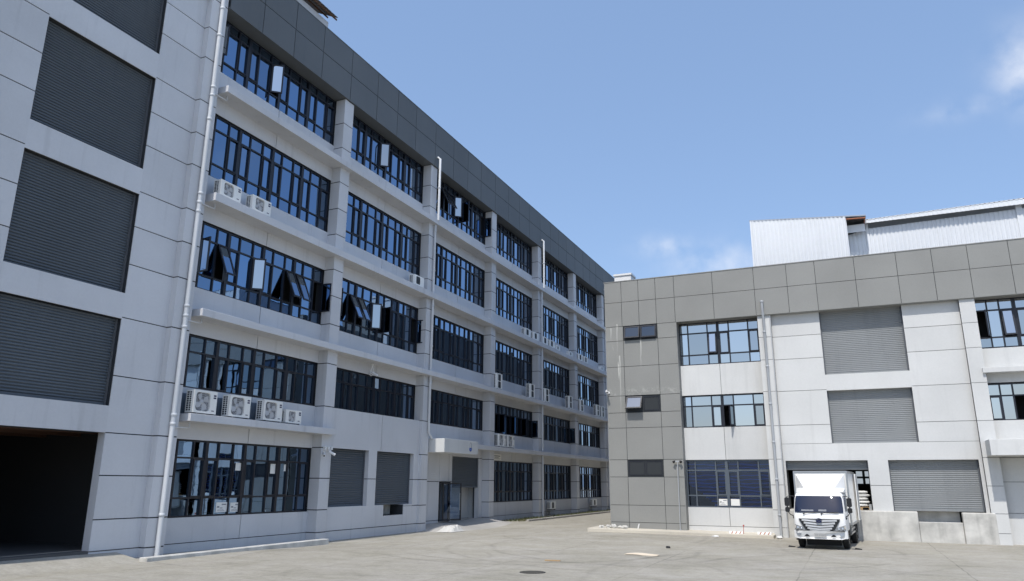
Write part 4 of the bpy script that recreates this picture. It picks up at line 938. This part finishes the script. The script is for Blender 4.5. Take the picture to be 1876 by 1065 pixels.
# chassis, wheels, guards
mb = MB()
for s in (-1, 1): mb.box(s * .30, s * .38, .3, B1, .56, .76)
for yy in (.6, 1.7, 2.8, 3.9, 5.2): mb.box(-.30, .30, yy, yy + .08, .58, .74)
mb.box(-.75, .75, .25, 1.4, .40, .66); mb.box(-.62, .62, .95, 1.15, .10, .5); mb.box(-.7, .7, .98, 1.08, .33, .45); mb.box(-.65, .65, 4.28, 4.40, .33, .46); mb.build('chassis_and_shade', 'tgrey', TR)  # low box between the front wheels added as black underbody shadow
mb = MB(); mb.box(.55, .92, 2.2, 3.2, .42, .76); mb.build('fuel_tank', 'steel', TR, bevel=.04)
mb = MB(); mb.box(-.92, -.55, 2.0, 2.7, .45, .76); mb.build('battery_box', 'tgrey', TR, bevel=.02)
mb = MB()
for z in (.48, .64): mb.box(.93, .96, 2.0, 3.75, z, z + .07)
for yy in (2.2, 3.5): mb.box(.86, .93, yy, yy + .05, .45, .84)
mb.build('side_guard', 'steel', TR)
def wheel(x, y, w):
    e = MB(); r = .385; x0, x1 = x - w / 2, x + w / 2
    e.lathe((x0, y, r), (1, 0, 0), [(.22, 0), (.30, -.006), (.36, .012), (r, .035), (r, w * .3), (r - .008, w * .32), (r, w * .35), (r, w * .65), (r - .008, w * .67), (r, w * .7), (r, w - .035), (.36, w - .012), (.30, w + .006), (.22, w)], 32)
    t = e.build('wheel', 'rubber', TR); s = 1 if x > 0 else -1
    m = MB(); m.lathe((x + s * (w / 2 - .05), y, r), (s, 0, 0), [(.225, .05), (.215, .01), (.15, -.02), (.12, .02), (.06, .03), (.055, .06), (.001, .062)], 24); rm = m.build('rim', 'steel', t)
    for k in range(6):
        m = MB(); a = k * math.pi / 3; m.lathe((x + s * (w / 2 - .05), y + .095 * math.cos(a), r + .095 * math.sin(a)), (s, 0, 0), [(.014, 0), (.014, .035), (.001, .037)], 6); m.build('wheel_nut', 'steel', t)
for s in (-1, 1):
    wheel(s * .80, 1.03, .22); wheel(s * .86, 4.34, .22); wheel(s * .60, 4.34, .22)
    m = MB(); pts = [(1.03 + .47 * math.cos(R(t)), .40 + .44 * math.sin(R(t))) for t in range(0, 181, 15)]; pts += [(1.03 + .43 * math.cos(R(t)), .40 + .40 * math.sin(R(t))) for t in range(180, -1, -15)]
    m.prism(pts, s * .70, s * .925, lambda q, x: (x, q[0], q[1])); m.build('wheel_arch', 'tgrey', TR)
    m = MB(); m.box(s * .52, s * .98, 4.86, 4.875, .16, .74); m.build('mud_flap', 'black', TR)
    m = MB(); m.box(s * .52, s * .98, 4.36 - .5, 4.36 + .5, .80, .815); m.build('rear_fender', 'tgrey', TR)
    m = MB(); m.box(s * .74, s * .93, .42, .72, .30, .345); m.box(s * .74, s * .93, .5, .76, .50, .53); m.build('cab_step', 'tgrey', TR)

# ------------------------------------------------------------------ bags on a pallet, dock
PL = empty('pallet', (.34, 38.6, 1.27), 'small wooden pallet under white sacks in the dock doorway', 'pallet')
for i in range(5):
    mb = MB(); mb.box(-.40, .40, -.42 + i * .19, -.32 + i * .19, .11, .13); mb.build('board', 'wood', PL)
for i in (-1, 0, 1):
    mb = MB(); mb.box(i * .35 - .05, i * .35 + .05, -.42, .44, 0, .11); mb.build('block', 'wood', PL)
def sack(w, l, h, seed):
    rr_ = random.Random(seed); mb = MB(); nu, nv = 12, 8; vsx = []
    for j in range(nv + 1):
        ph = -math.pi / 2 + math.pi * j / nv
        for i in range(nu):
            th = 2 * math.pi * i / nu; c = math.copysign(abs(math.cos(th)) ** .55, math.cos(th)); s_ = math.copysign(abs(math.sin(th)) ** .55, math.sin(th)); cp = abs(math.cos(ph)) ** .6
            k = 1 + rr_.uniform(-.05, .05); vsx.append((w / 2 * c * cp * k, l / 2 * s_ * cp * k, h / 2 + h / 2 * math.copysign(abs(math.sin(ph)) ** .8, math.sin(ph)) * (1 + rr_.uniform(-.05, .05))))
    mb.add(vsx, [(j * nu + i, j * nu + (i + 1) % nu, (j + 1) * nu + (i + 1) % nu, (j + 1) * nu + i) for j in range(nv) for i in range(nu)], 0, True)
    return mb
lv = ['bottom', 'second from the bottom', 'third from the bottom', 'fourth from the bottom', 'top']
for i in range(5):
    o = sack(.72 - (.1 if i == 4 else 0), .9, .155, i).build('sack', 'bag'); o.location = (.35 + (-.03, .03, -.02, .05, .0)[i], 38.6, 1.40 + i * .14); o.rotation_euler.z = (.05, -.06, .03, -.04, .1)[i]
    tag(o, f'white woven sack, {lv[i]} of the pile in the dock doorway', 'sack', 'sacks on the pallet')
mb = MB(); mb.box(.66, .76, 38.1, 38.3, 1.27, 1.52); mb.box(.655, .765, 38.095, 38.305, 1.50, 1.53); tag(mb.build('small_bin', 'pipe_g'), 'small grey bin on the dock floor right of the sacks', 'bin')

# ------------------------------------------------------------------ papers, signs, cameras, lights
def paper(F, u0, u1, z0, z1, d, label, lines=True):
    mb = MB(); fb(mb, F, u0, u1, d, d + .004, z0, z1)
    e = mb.build('paper_notice', 'paper'); tag(e, label, 'notice', 'paper notices on the glass')
    if lines:
        m = MB(); w = u1 - u0; hh = z1 - z0
        for a, b, c, dd in ((.1, .3, .45, .62), (.5, .9, .72, .84), (.35, .6, .38, .46), (.15, .8, .12, .16), (.15, .7, .22, .26)): fb(m, F, u0 + a * w, u0 + b * w, d + .0042, d + .006, z0 + c * hh, z0 + dd * hh)
        m.build('print', 'ink', e)
GA = -.645
paper(FA, 21.36, 21.90, 1.27, 1.62, GA, 'printed white notice low on the ground floor window, left of two'); paper(FA, 22.06, 22.58, 1.26, 1.60, GA, 'plain pale notice low on the ground floor window, right of two')
paper(FA, 22.14, 22.54, 2.78, 3.07, GA, 'blank white sheet under the transom of the ground floor window, leftmost', False); paper(FA, 24.06, 24.48, 2.69, 3.08, GA, 'tall white sheet under the transom of the ground floor window, middle', False); paper(FA, 24.86, 25.12, 2.80, 3.08, GA, 'small white sheet under the transom of the ground floor window, rightmost', False)
paper(FB, -5.92, -5.52, 1.37, 1.68, -.545, 'printed white notice in the blue blind window, left of two'); paper(FB, -5.36, -4.95, 1.37, 1.68, -.545, 'blank white notice in the blue blind window, right of two', False)
mb = MB(); fb(mb, FA, 44.35, 45.98, -.495, -.46, 3.85, 4.24); sg = mb.build('wall_sign', 'paper'); tag(sg, 'white rectangular company sign with grey lettering above a far ground window', 'sign')
m = MB()
for a, b, c, dd in ((.32, .9, .62, .76), (.35, .75, .40, .48), (.33, .9, .20, .26), (.02, .2, .45, .56)): fb(m, FA, 44.35 + 1.63 * a, 44.35 + 1.63 * b, -.4595, -.456, 3.85 + .39 * c, 3.85 + .39 * dd)
m.build('lettering', 'ink', sg)
mb = MB()
for i in range(3): fb(mb, FA, 36.75 + .05, 37.45 - .1 * i, -.499, -.494, 2.62 + i * .11, 2.66 + i * .11)
tag(mb.build('wall_lettering', 'pipe'), 'small pale lettering on the wall left of the entrance door', 'sign')
def bullet_cam(loc, aim, label, arm, mat='white'):
    e = empty('security_camera', loc, label, 'camera', 'security cameras')
    a = Vector(aim).normalized(); mb = MB(); c = Vector((0, 0, 0))
    mb.lathe(c - a * .14, a, [(.045, 0), (.055, .01), (.055, .25), (.062, .255), (.062, .30)], 14); mb.build('body', mat, e)
    mb = MB(); mb.lathe(c + a * .155, a, [(.045, 0), (.03, .012), (.001, .014)], 12); mb.build('lens', 'black', e)
    mb = MB(); mb.tube([c - a * .05, c - a * .05 + Vector((0, 0, .09)), Vector(arm)], .018, 6); mb.lathe(Vector(arm), (Vector(arm) - c).normalized(), [(.06, -.01), (.06, .02), (.02, .03)], 12); mb.build('arm', mat, e)
bullet_cam((-20.62, 26.85, 3.60), (.5, .75, -.45), 'white security camera on the first pilaster next to the grey shutter', (-.23, -.1, .12))
bullet_cam((-20.72, 26.45, 3.52), (.6, -.7, -.35), 'white security camera on the first pilaster, aimed at the yard', (-.13, .1, .12))
for i, n in enumerate(('leftmost', 'middle', 'rightmost')):
    mb = MB(); y = 26.50 + i * .22; mb.box(-20.84, -20.72, y, y + .10, 3.74, 3.88); tag(mb.build('junction_box', 'white', bevel=.01), f'small white junction box above the camera pair, {n} of three', 'box', 'junction boxes')
bullet_cam((-20.95, 30.25, 7.55), (.6, .6, -.45), 'white security camera on a drop arm below the second bay ledge', (-.1, -.1, .45))
bullet_cam((-20.98, 29.95, 7.52), (.6, -.6, -.4), 'white security camera twin below the second bay ledge, aimed left', (-.05, .2, .48))
bullet_cam((-11.15, 37.05, 7.0), (.4, -.85, -.35), 'white security camera on the corner of the grey cladding', (.05, .22, -.03))
LP = empty('floodlight_pole', (-7.70, 37.18, .22), 'thin pole with twin spotlights in front of the grey cladding', 'light')
mb = MB(); mb.tube([(0, 0, 0), (.02, 0, 3.22)], .022, 8); mb.lathe((0, 0, 0), (0, 0, 1), [(.07, 0), (.07, .015), (.02, .02)], 10); mb.build('pole', 'pipe_g', LP)
mb = MB(); mb.box(-.14, .18, -.02, .02, 3.20, 3.25); mb.build('crossbar', 'pipe_g', LP)
for s in (-1, 1):
    mb = MB(); mb.lathe((.02 + s * .15, -.02, 3.22), (s * .5, -.8, -.5), [(.03, -.06), (.055, .0), (.065, .07), (.05, .075)], 12); mb.build('spotlight', 'black', LP)

# ------------------------------------------------------------------ small things on the ground
for i, (x, n) in enumerate(((-5.05, 'left one beside the red stick'), (-3.80, 'right one at the pavement end'))):
    e = empty('striped_kerb_block', (x, 36.75, .165), f'white concrete block with red stripes on the pavement, {n}', 'block', 'striped blocks')
    mb = MB(); mb.prism([(-.1, 0), (.1, 0), (.06, .11), (-.06, .11)], -.30, .30, lambda q, u: (u, q[0], q[1])); mb.build('body', 'white', e)
    m = MB()
    for k in range(3):
        xx = -.22 + k * .18; m.obox((xx, -.1005, .005), (.05, 0, 0), (.06, .039, .1), (0, -.003, .001))
    m.build('stripe', 'primer', e)
mb = MB(); mb.tube([(-4.72, 36.72, .16), (-4.70, 36.75, .52)], .012, 6); mb.box(-4.73, -4.67, 36.73, 36.77, .50, .56); tag(mb.build('marker_stick', 'red'), 'thin red marker stick standing between striped blocks', 'stick')
def rubble(name, loc, r, mat, label, cat, n=7, seed=1, group=None, flat=.6):
    rr_ = random.Random(seed); mb = MB()
    from mathutils import noise as mn
    nu, nv = 10, 6; vsx = []
    for j in range(nv + 1):
        ph = -math.pi / 2 + math.pi * j / nv
        for i in range(nu):
            th = 2 * math.pi * i / nu; v = Vector((math.cos(th) * math.cos(ph), math.sin(th) * math.cos(ph), math.sin(ph)))
            k = 1 + .55 * mn.noise(v * 1.7 + Vector((seed * 3.1, 0, 0))); vsx.append((v.x * r[0] * k, v.y * r[1] * k, v.z * r[2] * k + r[2] * .7))
    mb.add(vsx, [(j * nu + i, j * nu + (i + 1) % nu, (j + 1) * nu + (i + 1) % nu, (j + 1) * nu + i) for j in range(nv) for i in range(nu)])
    o = mb.build(name, mat); o.location = loc; return tag(o, label, cat, group)
places = ['far left', 'second from left', 'third from left', 'fourth from left', 'far right']
for i, (x, y) in enumerate(((-11.55, 36.85), (-11.2, 36.95), (-10.9, 36.8), (-10.6, 36.95), (-10.35, 36.8))):
    rubble('rubble_stone', (x, y, .245), (.17, .13, .07 + .02 * (i % 3)), 'dock', f'broken concrete lump, {places[i]} of five at the pavement corner', 'stone', seed=i + 2, group='rubble on the pavement corner')
mb = MB(); mb.obox((-9.75, 36.95, .25), (.05, .02, .0), (0, .04, 0), (.06, 0, .22)); tag(mb.build('plaster_shard', 'white'), 'white plaster shard leaning on the cladding foot', 'debris')
rubble('paper_scrap', (-5.9, 36.15, .02), (.16, .10, .05), 'white', 'crumpled white scrap at the pavement edge', 'scrap', seed=14)
rubble('paper_scrap', (-3.15, 36.55, .02), (.13, .10, .07), 'white', 'white lump lying by the grey downpipe foot', 'scrap', seed=15)
# crumpled white sheet by the entrance ramp
mb = MB(); from mathutils import noise as mn
nu, nv = 22, 14; vsx = []
for j in range(nv + 1):
    for i in range(nu + 1):
        s_, t = i / nu, j / nv; x = -19.75 + .95 * t; y = 34.75 + 1.65 * s_
        e_ = min(1, 5 * min(s_, 1 - s_)) * min(1, 5 * min(t, 1 - t)); z = gz(x, y) + .02 + e_ * (.16 + .14 * mn.noise(Vector((x * 2.6, y * 2.2, 0))) + .06 * mn.noise(Vector((x * 7, y * 7, 3)))) * (1.9 - s_ * 1.3)
        vsx.append((x + .15 * mn.noise(Vector((y * 2, 0, 5))), y + .12 * mn.noise(Vector((x * 3, 1, 2))), z))
mb.add(vsx, [(j * (nu + 1) + i, j * (nu + 1) + i + 1, (j + 1) * (nu + 1) + i + 1, (j + 1) * (nu + 1) + i) for j in range(nv) for i in range(nu)], 0, False)
M['sheet'] = painted('dusty_white_sheet', (.55, .54, .51), .8, .1, .0, .4)
tag(mb.build('crumpled_sheet', 'sheet'), 'crumpled white sheet heaped at the foot of the entrance ramp', 'sheet')
mb = MB(); nseg = 8; vsx = []
for i in range(nseg + 1):
    t = i / nseg; x = -7.35 + 1.15 * t; y = 26.12 - .10 * t
    for w, zz in ((0, .012), (.36, .02 + .03 * math.sin(t * 3))): vsx.append((x + w * .05, y + w * .8 - .1, zz + .01 * math.sin(t * 6)))
vt = vsx + [(x, y, z + .012) for x, y, z in vsx]; n = len(vsx)
fs = []
for i in range(nseg): fs += [(2 * i, 2 * i + 2, 2 * i + 3, 2 * i + 1), (n + 2 * i, n + 2 * i + 1, n + 2 * i + 3, n + 2 * i + 2), (2 * i, n + 2 * i, n + 2 * i + 2, 2 * i + 2), (2 * i + 1, 2 * i + 3, n + 2 * i + 3, n + 2 * i + 1)]
mb.add(vt, fs); tag(mb.build('cardboard_strip', 'card'), 'pale cardboard strip lying flat on the open yard', 'cardboard')
mb = MB(); mb.obox((-9.05, 22.85, .004), (.5, .05, 0), (-.005, .05, 0), (0, 0, .03)); tag(mb.build('wood_stick', 'wood'), 'short thin wooden stick on the yard near the manhole', 'stick')
rubble('black_scrap', (-6.57, 29.3, .0), (.09, .07, .05), 'black', 'small black scrap on the yard beyond the cardboard', 'scrap', seed=21)
mh = empty('manhole_cover', (-8.2, 19.8, 0), 'round dark iron manhole cover in the yard', 'manhole cover')
mb = MB(); mb.lathe((0, 0, 0), (0, 0, 1), [(.36, -.02), (.36, .006), (.325, .007), (.325, .001)], 36); mb.build('ring', 'rubber', mh)
M['iron'] = painted('cast_iron', (.10, .095, .085), .75, .2, .0, .4)
mb = MB(); mb.lathe((0, 0, 0), (0, 0, 1), [(.32, -.02), (.32, .004), (.001, .0045)], 36)
for i in range(-4, 5):
    w = math.sqrt(max(0, .29 ** 2 - (i * .065) ** 2)); mb.box(-w, w, i * .065 - .012, i * .065 + .012, .0046, .010)
mb.build('lid', 'iron', mh)
for i, (x, y, n) in enumerate(((-2.35, 32.2, 'left'), (.02, 32.1, 'right'))):
    mb = MB(); mb.prism([(-.13, 0), (.13, 0), (.13, .03), (-.10, .06)], -.06, .06, lambda q, u: (q[0] + x, u + y, q[1] + .002)); tag(mb.build('wheel_chock', 'black'), f'flat black wedge on the ground, {n} of the truck front wheel', 'wedge', 'wedges by the truck')
# red forklift deep in the dark hall
FK = empty('forklift', (-22.9, 12.2, .32), 'dim red forklift parked in the dark doorway at left', 'forklift')
FK.rotation_euler.z = R(35)
mb = MB(); yzp = [(-.9, .25), (.75, .25), (.75, .62), (.35, .70), (.2, 1.0), (-.55, 1.05), (-.95, .85)]; mb.prism(yzp, -.48, .48, lambda q, x: (x, q[0], q[1])); mb.build('body', 'red', FK, bevel=.03)
mb = MB()
for sx in (-.44, .44): mb.tube([(sx, .45, .7), (sx, .3, 1.95)], .03, 6); mb.tube([(sx, -.6, 1.0), (sx, -.5, 1.98)], .03, 6)
mb.box(-.5, .5, -.6, .4, 1.95, 2.0); mb.build('overhead_guard', 'black', FK)
mb = MB()
for sx in (-.3, .3): mb.box(sx - .05, sx + .05, .8, .92, .1, 1.98)
mb.box(-.35, .35, .82, .9, 1.0, 1.1); mb.build('mast', 'black', FK)
for sx in (-.25, .25):
    mb = MB(); mb.box(sx - .06, sx + .06, .92, 1.9, .08, .12); mb.build('fork', 'steel', FK)
mb = MB(); mb.box(-.25, .25, -.35, .1, 1.05, 1.15); mb.box(-.25, .25, -.45, -.35, 1.1, 1.5); mb.build('seat', 'black', FK)
for sx in (-.45, .45):
    for yy, r_ in ((.55, .28), (-.6, .24)):
        mb = MB(); mb.lathe((sx - .08, yy, r_), (1, 0, 0), [(r_ * .5, 0), (r_, .02), (r_, .14), (r_ * .5, .16)], 18); mb.build('wheel', 'rubber', FK)
